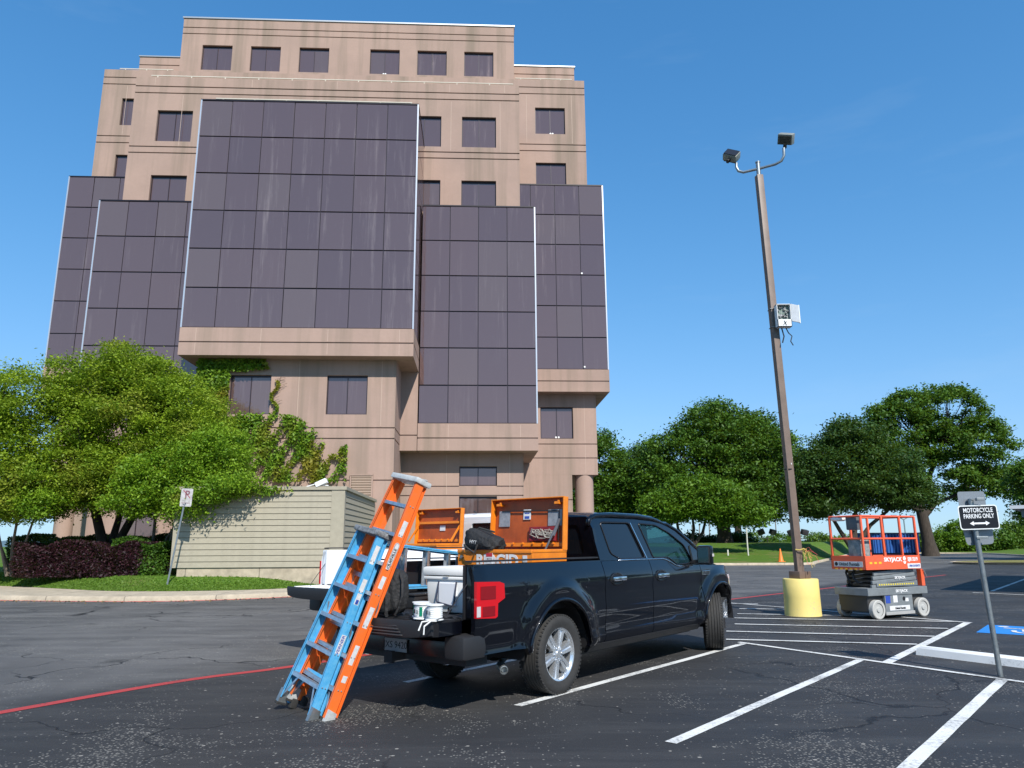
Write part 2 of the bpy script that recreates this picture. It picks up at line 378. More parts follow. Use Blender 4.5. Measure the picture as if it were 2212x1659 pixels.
def lawn(name, edge, far, zf, m, steps):
    """strip of lawn between a near edge polyline and the same polyline pushed away, height zf(t, x, y)"""
    V = []; F = []
    n = len(edge)
    for i, e in enumerate(edge):
        for j, t in enumerate(steps):
            x = e[0] + (far[i][0] - e[0]) * t; y = e[1] + (far[i][1] - e[1]) * t
            V.append((x, y, zf(t, x, y)))
    k = len(steps)
    for i in range(n - 1):
        for j in range(k - 1): F.append((i * k + j, (i + 1) * k + j, (i + 1) * k + j + 1, i * k + j + 1))
    o = mesh_np(name, V, F, m, smooth=True); o['kind'] = 'structure'; return o
def interp(poly, n):
    P = [Vector(p) for p in poly]; out = []
    for i in range(len(P) - 1):
        p0 = P[max(i - 1, 0)]; p1 = P[i]; p2 = P[i + 1]; p3 = P[min(i + 2, len(P) - 1)]
        for k in range(n):
            t = k / n; out.append(.5 * ((2 * p1) + (p2 - p0) * t + (2 * p0 - 5 * p1 + 4 * p2 - p3) * t * t + (3 * p1 - p0 - 3 * p2 + p3) * t ** 3))
    out.append(P[-1]); return [tuple(p) for p in out]
def offset(poly, d):
    out = []
    for i, p in enumerate(poly):
        a = Vector(poly[max(i - 1, 0)]); b = Vector(poly[min(i + 1, len(poly) - 1)]); t = (b - a).normalized()
        out.append((p[0] - t.y * d, p[1] + t.x * d))
    return out
def kerb(name, line, w, h, m, joints=None):
    """kerb with a rolled front face along a polyline (its left side is the lawn side)"""
    prof = [(0, 0), (.02, h * .75), (.06, h), (w, h + .002)]
    rows = [offset(line, d) for d, _ in prof]
    V = []; F = []
    for r, (d, z) in zip(rows, prof): V += [(p[0], p[1], z) for p in r]
    n = len(line)
    for j in range(len(prof) - 1):
        for i in range(n - 1): F.append((j * n + i, j * n + i + 1, (j + 1) * n + i + 1, (j + 1) * n + i))
    o = mesh_np(name, V, F, m, smooth=False); o['kind'] = 'structure'; return o
# left kerb, pavement and lawn in front of the building
kl = interp([(-60, 33), (-30, 27), (-19.5, 23.6), (-14.9, 22.35), (-11.9, 21.75), (-9.3, 21.75), (-6.6, 23.3), (-3, 27.5), (2, 36), (5.6, 46)], 6)
kerb('kerb', kl, .18, .14, M_CONC)
kerb('kerb_red_face', offset(kl, -.006), .02, .045, M_CONC_RED)
ge = interp([(-60, 45), (-32, 33.5), (-18.8, 27.4), (-15, 25.2), (-12.3, 23.65), (-9.8, 23.5), (-7.4, 24.5), (-4.2, 28.2), (.6, 38), (4.3, 47)], 6)
lawn('pavement', offset(kl, .17), ge, lambda t, x, y: .142 + .03 * t, M_CONC, [0, .25, .5, .75, 1])
far_l = [(x - (6 if x < -5 else 3), max(y + 14, 46)) for x, y in ge]
def lh(t, x, y):
    return .175 + .36 * smoothstep(0, .10, t) + .22 * smoothstep(.1, .6, t)
lawn('lawn', ge, far_l, lh, M_GRASS, [0, .015, .03, .05, .075, .1, .15, .2, .3, .45, .6, .8, 1])
# right lawn with the low mound
er = interp([(5.6, 46), (6.5, 50.6), (10, 51.2), (15, 51.4), (20, 51.6), (22.5, 56), (33, 76), (42, 92), (50, 93), (54.5, 88), (50.5, 72), (60, 64), (80, 60)], 6)
kerb('kerb', er, .22, .15, M_CONC)
ef = []
for i, (x, y) in enumerate(offset(er, .2)):
    d = Vector((x, y)).normalized(); ef.append(tuple(Vector((x, y)) + d * 170))
def rh(t, x, y):
    r = t * 170
    az = x / y
    top = 1.5 if az < .44 else 1.5 - 1.0 * smoothstep(.44, .6, az)
    z = .152 + (top - .15) * smoothstep(0, 27, r) * 1.0
    return z - 3.2 * smoothstep(32, 90, r)
lawn('lawn', offset(er, .2), ef, rh, M_GRASS2, [0, .01, .02, .035, .05, .07, .09, .11, .135, .16, .18, .21, .26, .34, .45, .6, .8, 1])
def lawn_z(x, y):            # height of the right lawn, for planting
    q = min((Vector(p) for p in er), key=lambda p: abs(math.atan2(p.x, p.y) - math.atan2(x, y)))
    r = Vector((x, y)).length - q.length - .2
    return rh(max(0, r) / 170, x, y)
# planted island at the right edge
isl = [(39 + 9.0 * math.cos(a), 51.5 + 3.6 * math.sin(a)) for a in (-2 * math.pi * k / 40 for k in range(41))]
kerb('kerb', [(p[0], p[1]) for p in isl], .2, .14, M_CONC)
bm = B(); bm.faces.new([bm.verts.new((39 + (p[0] - 39) * .98, 51.5 + (p[1] - 51.5) * .96, .15)) for p in isl[:-1]])
obj('island_turf', bm, make_grass('dry_turf', (.17, .17, .05), (.24, .22, .08), (.27, .23, .11)), kind='structure')
# far ridge
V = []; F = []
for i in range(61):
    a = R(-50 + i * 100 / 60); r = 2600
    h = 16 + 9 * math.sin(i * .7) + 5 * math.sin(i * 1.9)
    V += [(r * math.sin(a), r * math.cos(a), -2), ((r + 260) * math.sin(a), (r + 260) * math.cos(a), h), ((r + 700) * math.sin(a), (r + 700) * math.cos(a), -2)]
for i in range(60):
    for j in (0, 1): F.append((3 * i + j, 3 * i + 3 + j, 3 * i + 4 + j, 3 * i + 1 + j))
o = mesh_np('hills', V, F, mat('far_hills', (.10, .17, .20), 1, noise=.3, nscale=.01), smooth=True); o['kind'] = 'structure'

# ---------------------------------------------------------------- painted markings
def strip(bm, pts, w, z, seg=1):
    P = [Vector((*p, 0)) for p in pts]; L = []; Rr = []
    for i, p in enumerate(P):
        t = (P[min(i + 1, len(P) - 1)] - P[max(i - 1, 0)]).normalized(); s = Vector((-t.y, t.x, 0)) * (w / 2)
        L.append(bm.verts.new((p.x + s.x, p.y + s.y, z))); Rr.append(bm.verts.new((p.x - s.x, p.y - s.y, z)))
    for i in range(len(P) - 1): bm.faces.new((L[i], Rr[i], Rr[i + 1], L[i + 1]))
def line(name, pts, w, z=.004, m=None, jag=True):
    bm = B()
    q = []
    for i in range(len(pts) - 1):
        a = Vector(pts[i]); b = Vector(pts[i + 1]); k = max(1, int((b - a).length / .25))
        for j in range(k): q.append(tuple(a.lerp(b, j / k)))
    q.append(pts[-1])
    d = (Vector(q[-1]) - Vector(q[0])).normalized(); s = Vector((-d.y, d.x))
    q = [(x + s.x * rng.uniform(-.004, .004), y + s.y * rng.uniform(-.004, .004)) for x, y in q]
    strip(bm, q, w, z)
    return obj(name, bm, m or M_WHITE_LINE, kind='structure')
line('parking_line', [(-1.24, 8.98), (2.45, 13.75)], .10)
line('parking_line', [(.04, 7.70), (3.66, 12.2)], .10)
line('parking_line', [(1.24, 6.31), (4.66, 10.47)], .105)
line('parking_line', [(2.35, 5.15), (5.55, 8.93)], .115)
line('crossing_line', [(3.55, 12.24), (7.2, 6.27)], .09, .0082)
line('hatch_line', [(4.84, 10.16), (8.76, 14.92)], .125)
line('hatch_line', [(8.80, 14.86), (4.2, 22.2)], .09, .0082)
for a, b in (((4.58, 15.99), (8.66, 15.05)), ((4.25, 14.85), (7.8, 13.9)), ((3.76, 13.69), (6.95, 12.79)), ((3.44, 12.57), (6.15, 11.85)),
             ((4.91, 16.92), (8.1, 16.1)), ((5.34, 18.2), (7.1, 17.72)), ((5.5, 19.7), (6.2, 19.5))):
    line('hatch_line', [a, b], .10, .0122)
line('parking_line', [(13.95, 23.30), (15.2, 21.6), (19, 16.2)], .11, .0082)
line('parking_line', [(14.95, 23.95), (20.9, 31.2)], .11)
line('parking_line', [(17.0, 19.5), (25, 29.3)], .11)
red = [tuple(p) for p in interp([(-9.5, -.4), (-7.0, 3.9), (-4.89, 7.52), (-3.86, 9.16), (-2.92, 10.1), (-1.67, 11.72), (2.0, 16.6), (6.2, 21.4), (20, 35.3)], 8)]
bm = B(); strip(bm, red, .145, .004); obj('red_fire_lane_line', bm, M_RED_LINE, kind='structure')
_d = Vector((.62, .78, 0)).normalized()
text_obj('fire_lane_lettering', 'FIRE LANE', .105, M_WHITE_LINE, None, frame_M((-1.93, 11.38, .0086), _d, (-_d.y, _d.x, 0)), .001, bold=.004, sx=1.2)['kind'] = 'structure'
# accessible bay marking (blue square with the white wheelchair symbol)
bx, by = Vector((.625, .78, 0)).normalized(), Vector((.78, -.625, 0)).normalized()
o0 = Vector((7.97, 13.36, .004))
bm = B(); quad(bm, [o0, o0 + bx * 1.5, o0 + bx * 1.5 + by * 1.5, o0 + by * 1.5]); obj('accessible_bay_square', bm, M_BLUE_LINE, kind='structure')
bm = B()
def w2(a, b): p = o0 + bx * a + by * b; return (p.x, p.y)
strip(bm, [w2(1.02, .30), w2(.98, .62), w2(.70, .78), w2(.66, 1.1)], .10, .0082)
strip(bm, [w2(.98, .62), w2(.55, .66), w2(.48, 1.05), w2(.25, 1.16)], .10, .0094)
strip(bm, [w2(.55 + .33 * math.cos(t), .82 + .33 * math.sin(t)) for t in [R(20 + 22 * k) for k in range(13)]], .08, .0106)
strip(bm, [w2(1.22, .2), w2(1.30, .34)], .12, .0082)
obj('accessible_bay_symbol', bm, M_WHITE_LINE, kind='structure')

# ---------------------------------------------------------------- office building
FA = R(2.8); U0, N0 = -8.3, 42.0
def fac(u, n, z=0): return Vector((u * math.cos(FA) - n * math.sin(FA), u * math.sin(FA) + n * math.cos(FA), z))
bld = empty('office_building', fac(U0, N0, .4), FA, 'tall brown stucco office block with purple tinted glass bays, stepped against the sky', 'office building')
Z0 = .4
def L(u, n, z): return (u - U0, n - N0, z - Z0)
def wall_grid(bm, u0, u1, z0, z1, nf, openings=(), grooves=(), plane='n', sgn=1):
    """front skin with real openings and recessed joints. plane 'n': faces the street; plane 'u': side face at u=nf"""
    us = {u0, u1}; zs_ = {z0, z1}
    for a in openings: us |= {a[0], a[1]}; zs_ |= {a[2], a[3]}
    gr = [(g - .035, g + .035) for g in grooves if z0 + .05 < g < z1 - .05]
    for a, b in gr: zs_ |= {a, b}
    us = sorted(us); zs_ = sorted(z for z in zs_ if z0 - 1e-6 <= z <= z1 + 1e-6)
    def dep(i, j):
        if i < 0 or j < 0 or i >= len(us) - 1 or j >= len(zs_) - 1: return None
        u = (us[i] + us[i + 1]) / 2; z = (zs_[j] + zs_[j + 1]) / 2
        for a in openings:
            if a[0] < u < a[1] and a[2] < z < a[3]: return .20
        for a, b in gr:
            if a < z < b: return .05
        return 0
    def P(u, d, z):
        return L(u, nf + d, z) if plane == 'n' else L(nf - sgn * d, u, z)
    for i in range(len(us) - 1):
        for j in range(len(zs_) - 1):
            d = dep(i, j)
            if d < .19: quad(bm, [P(us[i], d, zs_[j]), P(us[i + 1], d, zs_[j]), P(us[i + 1], d, zs_[j + 1]), P(us[i], d, zs_[j + 1])])
            e = dep(i + 1, j)
            if e is not None and e != d: quad(bm, [P(us[i + 1], d, zs_[j]), P(us[i + 1], e, zs_[j]), P(us[i + 1], e, zs_[j + 1]), P(us[i + 1], d, zs_[j + 1])])
            e = dep(i, j + 1)
            if e is not None and e != d: quad(bm, [P(us[i], d, zs_[j + 1]), P(us[i + 1], d, zs_[j + 1]), P(us[i + 1], e, zs_[j + 1]), P(us[i], e, zs_[j + 1])])
def volume(name, u0, u1, n0, n1, z0, z1, openings=(), grooves=(), under=False, cap=True, sides=True, label=None):
    bm = B(); wall_grid(bm, u0, u1, z0, z1, n0, openings, grooves)
    if sides:
        wall_grid(bm, n0, n1, z0, z1, u0, (), grooves, 'u', -1); wall_grid(bm, n0, n1, z0, z1, u1, (), grooves, 'u', 1)
    quad(bm, [L(u0, n0, z1), L(u1, n0, z1), L(u1, n1, z1), L(u0, n1, z1)])
    if under: quad(bm, [L(u0, n0, z0), L(u1, n0, z0), L(u1, n1, z0), L(u0, n1, z0)])
    return obj(name, bm, M_STUCCO, bld, label=label, fix=False)
def mirror(u): return 2 * -8.29 - u
WIN_MESH = {}
M_WFRAME = mat('window_frame', (.03, .022, .028), .4, .3)
M_JOINT = mat('glass_joint', (.16, .13, .14), .5)
def window(u0, u1, z0, z1, nf):
    w, h = u1 - u0, z1 - z0; key = (round(w, 2), round(h, 2))
    if key not in WIN_MESH:
        bm = B(); t = .05
        for a in ((0, t, 0, h), (w - t, w, 0, h), (t, w - t, h - .09, h), (t, w - t, 0, t), (w / 2 - .018, w / 2 + .018, t, h - .09)): box(bm, a[0], a[1], 0, .08, a[2], a[3])
        fr = bpy.data.meshes.new('window'); bm.to_mesh(fr); bm.free(); fr.materials.append(M_WFRAME)
        bm = B(); box(bm, 0, w / 2 - .018 - t, 0, .02, 0, h - .09 - t); pm = bpy.data.meshes.new('pane'); bm.to_mesh(pm); bm.free(); pm.materials.append(M_GLASS)
        WIN_MESH[key] = (fr, pm)
    fr, pm = WIN_MESH[key]
    o = inst('window', fr, bld); o.location = L(u0, nf + .13, z0)
    for x in (.05, w / 2 + .018):
        p = inst('pane', pm, o); p.location = (x, .03, .05); p.rotation_euler = (0, 0, 0)
W = 1.91
tw = [-17.75, -14.67, -11.57, -7.02, -3.96, -.91]
T_op = [(u, u + W, 31.28, 33.08) for u in tw]
volume('wall', -19.08, 2.35, 42.9, 62, 28, 35.0, T_op, (34.34, 33.89))
for o_ in T_op: window(*o_, 42.9)
M_CAP = mat('parapet_cap', (.42, .44, .45), .4, .6)
bm = B(); box(bm, *[a for a in (-19.14 - U0, 2.41 - U0, 42.84 - N0, 62.06 - N0, 35.0 - Z0, 35.10 - Z0)]); obj('parapet_cap', bm, M_CAP, bld)
volume('wall', -22.9, 6.68, 45.5, 61, 28, 33.95, (), (33.35,))
bm = B(); box(bm, -22.96 - U0, -19.15 - U0, 45.44 - N0, 61 - N0, 33.95 - Z0, 34.03 - Z0); obj('parapet_cap', bm, M_CAP, bld); bm = B(); box(bm, 2.42 - U0, 6.74 - U0, 45.44 - N0, 61 - N0, 33.95 - Z0, 34.03 - Z0); obj('parapet_cap', bm, M_CAP, bld)
m2w = [(3.65, 3.65 + W, 26.95, 28.8), (3.65, 3.65 + W, 23.1, 24.95)]
m2w += [(mirror(b), mirror(a), c, d) for a, b, c, d in m2w]
volume('wall', -23.42, 6.86, 42.4, 60, 10.2, 30.8, m2w, (30.25, 29.78, 26.21, 25.76, 22.3, 21.85))
for o_ in m2w: window(*o_, 42.4)
m1w = [(-.89, -.89 + W, 23.1, 24.97), (-3.95, -3.95 + W, 23.1, 24.97), (-.89, -.89 + W, 19.2, 21.08), (-3.95, -3.95 + W, 19.2, 21.08)]
m1w += [(mirror(b), mirror(a), c, d) for a, b, c, d in m1w]
volume('wall', -18.95, 2.33, 37.5, 42.5, 7.4, 27.0, m1w, (26.44, 26.03, 22.77, 22.4, 18.9))
for o_ in m1w: window(*o_, 37.5)
r2w = [(3.72, 3.72 + W, 7.46, 9.32)]
for s in (0, 1):
    f = (lambda a, b: (a, b)) if s == 0 else (lambda a, b: (mirror(b), mirror(a)))
    ops = [(*f(a, b), c, d) for a, b, c, d in r2w]
    volume('wall', *f(2.3, 7.0), 42.4, 58, 5.37, 10.08, ops, (7.14, 6.33), under=True)
    for o_ in ops: window(*o_, 42.4)
    volume('wall', *f(2.38, 5.5), 42.404, 57, .3, 5.37, (), (3.95,))
    bm = B(); a, b = f(5.73, 6.79); lathe(bm, [(.53, .3 - Z0), (.53, 5.37 - Z0)], 32, Matrix.Translation(((a + b) / 2 - U0, 42.95 - N0, 0)))
    obj('column', bm, M_STUCCO, bld, smooth=40)
# lower centre
l0w = [(-11.47, -11.47 + W - .02, 7.44, 9.3), (-7.0, -7.0 + W - .02, 7.44, 9.3)]
volume('wall', -12.95, -3.79, 34.2, 37.55, .3, 10.04, l0w, (6.81, 6.31, 4.39))
for o_ in l0w: window(*o_, 34.2)
volume('wall', -3.9, -2.95, 36.6, 38.0, 6.05, 10.04, (), (6.81,), under=True)
l1w = [(-.86, 1.05, 4.39, 5.37), (-.86, 1.05, 1.7, 3.87)]
volume('wall', -3.85, 2.4, 37.6, 42.5, .3, 6.05, l1w, (4.36, 3.90))
for o_ in l1w: window(*o_, 37.6)
l1m = [(mirror(b), mirror(a), c, d) for a, b, c, d in l1w]
volume('wall', mirror(2.4), mirror(-3.85), 37.6, 42.5, .3, 6.05, l1m, (4.36, 3.90))
for o_ in l1m: window(*o_, 37.6)
# louvred door beside the utility enclosure
bm = B(); box(bm, -5.75 - U0, -4.7 - U0, 34.1 - N0, 34.19 - N0, 1.4 - Z0, 1.5 - Z0); box(bm, -5.75 - U0, -5.68 - U0, 34.1 - N0, 34.19 - N0, 1.5 - Z0, 4.6 - Z0); box(bm, -4.77 - U0, -4.7 - U0, 34.1 - N0, 34.19 - N0, 1.5 - Z0, 4.6 - Z0); box(bm, -5.75 - U0, -4.7 - U0, 34.08 - N0, 34.19 - N0, 4.6 - Z0, 4.68 - Z0)
lv = obj('louvre_door', bm, M_STUCCO, bld)
sm = bpy.data.meshes.new('slat'); bm = B(); box(bm, 0, .9, 0, .05, -.045, .045, M=Matrix.Rotation(R(35), 4, 'X')); bm.to_mesh(sm); bm.free(); sm.materials.append(mat('louvre_paint', (.42, .32, .25), .7))
for k in range(27):
    o = inst('slat', sm, lv); o.location = (-5.67 - U0, 34.11 - N0, 1.58 + k * .113 - Z0)

PANE = {}
M_MULL = mat('mullion', (.018, .014, .018), .35, .3)
M_TRIM = mat('corner_trim', (.62, .62, .64), .3, .6)
def pane_mesh(w, h, side):
    k = (round(w, 3), round(h, 3), side)
    if k not in PANE:
        bm = B()
        if side: box(bm, 0, .03, 0, w, 0, h, .004)
        else: box(bm, 0, w, 0, .03, 0, h, .004)
        me = bpy.data.meshes.new('pane'); bm.to_mesh(me); bm.free(); me.materials.append(M_GLASS); PANE[k] = me
    return PANE[k]
def bay(u0, u1, n0, n1, zs_, cu, fasc, trims, sides):
    z0, z1 = zs_[0], zs_[-1]
    bm = B(); box(bm, u0 + .05 - U0, u1 - .05 - U0, n0 + .05 - N0, n1 - N0, z0 - Z0, z1 - Z0 - .01)
    bay_o = obj('glass_bay', bm, M_MULL, bld)
    bm = B()                                                     # pale bead on the edge of the panes' vertical joints
    box(bm, u0 - .02 - U0, u1 + .02 - U0, n0 - .02 - N0, n1 - N0, z1 - Z0, z1 + .07 - Z0)
    obj('bay_cap', bm, M_MULL, bld)
    for i in range(len(cu) - 1):
        for j in range(len(zs_) - 1):
            w = cu[i + 1] - cu[i] - .035; h = zs_[j + 1] - zs_[j] - .06
            p = inst('pane', pane_mesh(w, h, 0), bay_o); p.location = L(cu[i] + .0175, n0, zs_[j] + .03)
            p.rotation_euler = (R(rng.uniform(-.35, .35)), 0, R(rng.uniform(-.35, .35)))
    for sd in sides:
        nn = max(1, round((n1 - n0) / 1.45)); dw = (n1 - n0 - .06) / nn
        for i in range(nn):
            for j in range(len(zs_) - 1):
                w = dw - .035; h = zs_[j + 1] - zs_[j] - .06
                p = inst('pane', pane_mesh(w, h, 1), bay_o); p.location = L((u1 - .03) if sd > 0 else u0, n0 + .06 + i * dw, zs_[j] + .03)
    for u in trims:
        bm = B(); box(bm, u - .035 - U0, u + .035 - U0, n0 - .03 - N0, n0 + .04 - N0, z0 - Z0, z1 - Z0 + .02); obj('corner_trim', bm, M_TRIM, bld)
    f0 = fasc
    bm = B(); wall_grid(bm, u0 - .02, u1 + .02, f0, z0, n0 - .02, (), (f0 + .62,))
    wall_grid(bm, n0 - .02, n1, f0, z0, u0 - .02, (), (f0 + .62,), 'u', -1); wall_grid(bm, n0 - .02, n1, f0, z0, u1 + .02, (), (f0 + .62,), 'u', 1)
    quad(bm, [L(u0 - .02, n0 - .02, f0), L(u1 + .02, n0 - .02, f0), L(u1 + .02, n1, f0), L(u0 - .02, n1, f0)])
    quad(bm, [L(u0 - .02, n0 - .02, z0), L(u1 + .02, n0 - .02, z0), L(u1 + .02, n0 + .1, z0), L(u0 - .02, n0 + .1, z0)])
    obj('spandrel', bm, M_STUCCO, bld, fix=False)
zr = lambda z0, z1, n: [z0 + (z1 - z0) * k / n for k in range(n + 1)]
bay(-13.62, -2.96, 33.4, 37.45, zr(11.35, 23.0, 6), [-13.62 + 10.66 * k / 7 for k in range(8)], 10.04, (-13.60, -2.98), (1, -1))
bay(-2.9, 3.07, 36.6, 42.3, zr(7.41, 19.1, 6), [-2.9, -1.44, .06, 1.57, 3.07], 6.05, (3.05,), (1,))
bay(mirror(3.07), mirror(-2.9), 36.6, 42.3, zr(7.41, 19.1, 6), [mirror(3.07), mirror(1.57), mirror(.06), mirror(-1.44), mirror(-2.9)], 6.05, (mirror(3.05),), (-1,))
bay(2.2, 7.68, 41.6, 52, zr(11.4, 23.0, 6), [2.2, 3.22, 4.70, 6.19, 7.68], 10.08, (7.66,), (1,))
bay(mirror(7.68), mirror(2.2), 41.6, 52, zr(11.4, 23.0, 6), [mirror(7.68), mirror(6.19), mirror(4.7), mirror(3.22), mirror(2.2)], 10.08, (mirror(7.66),), (-1,))
# pale vertical sealant joints in the stucco
bm = B()
def sj(u, n, z0, z1): box(bm, u - .012 - U0, u + .012 - U0, n - .004 - N0, n - N0, z0 - Z0, z1 - Z0)
for u in (-17.9, -12.6, -7.9, -1.6, 1.5): sj(u, 37.5, 26.5, 26.98)
for u in (-16.3, -1.5, 1.25): sj(u, 37.5, 22.85, 25.9)
for u in (-21.9, -20.3, 3.1, 6.0): sj(u, 42.4, 26.3, 29.7)
for u in (-8.3, -4.45): sj(u, 34.2, 6.9, 10.0)
for u in (-12.9, -9.95, -6.9, -3.6): sj(u, 33.38, 10.1, 10.62); sj(u, 33.38, 10.72, 11.3)
for u in (-1.4, 2.2): sj(u, 36.58, 6.1, 6.63); sj(u, 36.58, 6.72, 7.35)
for u in (6.3,): sj(u, 42.4, 7.2, 10.0); sj(u, 42.4, 5.45, 7.1)
for u in (-1.5, 1.7): sj(u, 37.6, 3.95, 6.0)
obj('sealant_joint', bm, mat('sealant', (.45, .335, .27), .8), bld, kind='stuff')
# roof railings
M_RAIL = mat('railing_paint', (.66, .60, .50), .5)
def railing(u0, u1, n, z, step=1.85):
    bm = B(); tube(bm, [L(u0, n, z + .22), L(u1, n, z + .22)], .035, 6)
    k = int((u1 - u0) / step)
    for i in range(k + 1):
        u = u0 + .35 + i * step
        if u < u1: tube(bm, [L(u, n, z), L(u, n, z + .22)], .028, 5)
    obj('roof_railing', bm, M_RAIL, bld)
railing(-18.2, 2.0, 37.62, 26.95); railing(-13.0, -3.3, 33.6, 23.02, 1.55); railing(-22.6, -19.3, 42.6, 30.78, 1.3); railing(2.4, 6.1, 42.6, 30.78, 1.3)
# small white discs low in some panes
bm = B()
for u, n, z in ((4.62, 42.5, 27.03), (4.76, 42.5, 27.03), (4.62, 42.5, 7.55), (4.78, 42.5, 7.55), (-6.13, 43.0, 31.36), (-6.0, 43.0, 31.36), (6.27, 41.57, 11.55), (6.25, 41.57, 17.3)):
    lathe(bm, [(0, -.012), (.055, -.012), (.055, .012), (0, .012)], 10, Matrix.Translation(L(u, n, z)) @ Matrix.Rotation(R(90), 4, 'X'))
obj('window_sensor', bm, M_WHITE, bld)

# ---------------------------------------------------------------- utility enclosure (siding)
enc = empty('utility_enclosure', fac(-7.4, 26, .5), FA, 'khaki horizontal-board utility enclosure on a pale concrete footing in front of the office block', 'enclosure')
def E_(u, n, z): return (u + 7.4, n - 26, z - .5)
ew0, ew1 = -10.2, -4.55; ez0, ez1 = .80, 3.50; NP = 13; ph = (ez1 - .12 - ez0) / NP
def plank_mesh(w, side):
    bm = B()
    pts = [(0, 0), (-.028, .004), (-.008, ph - .012), (0, ph - .012)]
    if side: prism(bm, [(-p[0], p[1]) for p in pts], 'y', 0, w)
    else: prism(bm, pts, 'x', 0, w)
    bmesh.ops.recalc_face_normals(bm, faces=bm.faces[:])
    me = bpy.data.meshes.new('plank'); bm.to_mesh(me); bm.free(); me.materials.append(M_SIDING); return me
pf = plank_mesh(ew1 - .42 - ew0, 0); ps = plank_mesh(7.7, 1)
for k in range(NP):
    o = inst('plank', pf, enc); o.location = E_(ew0, 26, ez0 + k * ph)
    o = inst('plank', ps, enc); o.location = E_(ew1, 26.2, ez0 + k * ph)
bm = B(); box(bm, ew0 + 7.4, ew1 + 7.4 - .01, .004, 7.9, ez0 - .5, ez1 - .5 - .1); obj('backing', bm, mat('enclosure_backing', (.06, .06, .05), .9), enc)
bm = B(); box(bm, ew1 - .42 + 7.4, ew1 + 7.4 + .035, -.035, .2, ez0 - .5, ez1 - .12 - .5, .004); obj('corner_board', bm, M_SIDING, enc)
bm = B(); box(bm, ew0 - .02 + 7.4, ew0 + .12 + 7.4, -.03, .0, ez0 - .45, ez1 - .2 - .5); obj('corner_board', bm, M_SIDING, enc)
bm = B(); box(bm, ew0 - .05 + 7.4, ew1 + .09 + 7.4, -.07, 7.9, ez1 - .12 - .5, ez1 - .5, .01); obj('cap_board', bm, M_SIDING, enc)
bm = B(); box(bm, ew0 + .2 + 7.4, ew1 + 7.4 - .02, .02, 7.9, -.35, ez0 - .5 - .002); obj('footing', bm, M_CONC, enc)
o = obj('flood_bracket', tube(box(B(), -.15, .25, -.1, .15, .03, .2, .02, Matrix.Rotation(R(-25), 4, 'Y')), [(-.5, 0, 0), (-.25, 0, .07), (.25, 0, .03)], .02, 6), M_WHITE, None, label='small white lamp bracket lying on the top edge of the khaki enclosure', cat='bracket'); o.location = fac(-5.35, 26.0, 3.5)
# ---------------------------------------------------------------- pickup truck builder (local x forward, y left, z up; side data given as outboard distance)
def ysurf(X, z):
    """half width of the lower body at height z"""
    P = [(.30, .80), (.40, .86), (.46, .905), (.52, .915), (.58, .900), (.66, .912), (.80, .926), (.92, .922), (1.02, .920), (1.10, .930), (1.17, .926), (1.26, .898), (1.34, .868), (1.45, .84)]
    for (a, b), (c, d) in zip(P, P[1:]):
        if z <= c: y = b + (d - b) * max(0, (z - a) / (c - a)); break
    else: y = P[-1][1]
    for cx in (0, 4.14):
        r = math.hypot((X - cx) / 1.02, (z - .40))
        if r < .80 and z > .3:
            y = max(y, y + .045 * (1 - smoothstep(.66, .80, r)))
    if X > 4.35: y -= .26 * smoothstep(4.35, 5.05, X)
    if X < -1.2: y -= .035 * smoothstep(-1.2, -1.4, X) if False else .03 * (1 - smoothstep(-1.4, -1.2, X))
    return y
def arch(X, base):
    for cx, r in ((0, .555), (4.14, .565)):
        d = (X - cx) / 1.02
        if abs(d) < r: base = max(base, .40 + math.sqrt(r * r - d * d) * 1.0)
    return base
def body_panel(X0, X1, bot, top, sgn, nz=15, dx=.045, thick=.05):
    bm = B(); n = max(2, int((X1 - X0) / dx)); cols = []
    xs = sorted(set([X0 + (X1 - X0) * i / n for i in range(n + 1)] + [cx + s * r * 1.02 * f for cx, r in ((0, .555), (4.14, .565)) for s in (-1, 1) for f in (.9, .96, .995, 1.0001) if X0 < cx + s * r * 1.02 * f < X1]))
    for X in xs:
        b = arch(X, bot(X)); t = top(X)
        if b > t - .01: b = t - .01
        cols.append([bm.verts.new((X, -sgn * ysurf(X, b + (t - b) * j / nz), b + (t - b) * j / nz)) for j in range(nz + 1)])
    for i in range(len(cols) - 1):
        for j in range(nz): bm.faces.new((cols[i][j], cols[i + 1][j], cols[i + 1][j + 1], cols[i][j + 1]))
    be = [e for e in bm.edges if e.is_boundary]
    r = bmesh.ops.extrude_edge_only(bm, edges=be)
    for v in [g for g in r['geom'] if isinstance(g, bmesh.types.BMVert)]: v.co.y += sgn * thick
    return bm
def tess(outer, holes=()):
    loops = [[Vector((*p, 0)) for p in outer]] + [[Vector((*p, 0)) for p in h] for h in holes]
    tris = geometry.tessellate_polygon(loops); flat = [tuple(p)[:2] for lp in loops for p in lp]
    return flat, tris, loops
def plate(outer, holes, f3, inward, thick):
    """flat outline with holes mapped by f3((a,b)) -> 3-D, given thickness along inward vector"""
    flat, tris, loops = tess(outer, holes); bm = B()
    v = [bm.verts.new(f3(p)) for p in flat]; w = [bm.verts.new(Vector(f3(p)) + Vector(inward) * thick) for p in flat]
    for t in tris:
        bm.faces.new([v[i] for i in t]); bm.faces.new([w[i] for i in t[::-1]])
    k = 0
    for lp in loops:
        n = len(lp)
        for i in range(n): bm.faces.new((v[k + i], v[k + (i + 1) % n], w[k + (i + 1) % n], w[k + i]))
        k += n
    return bm
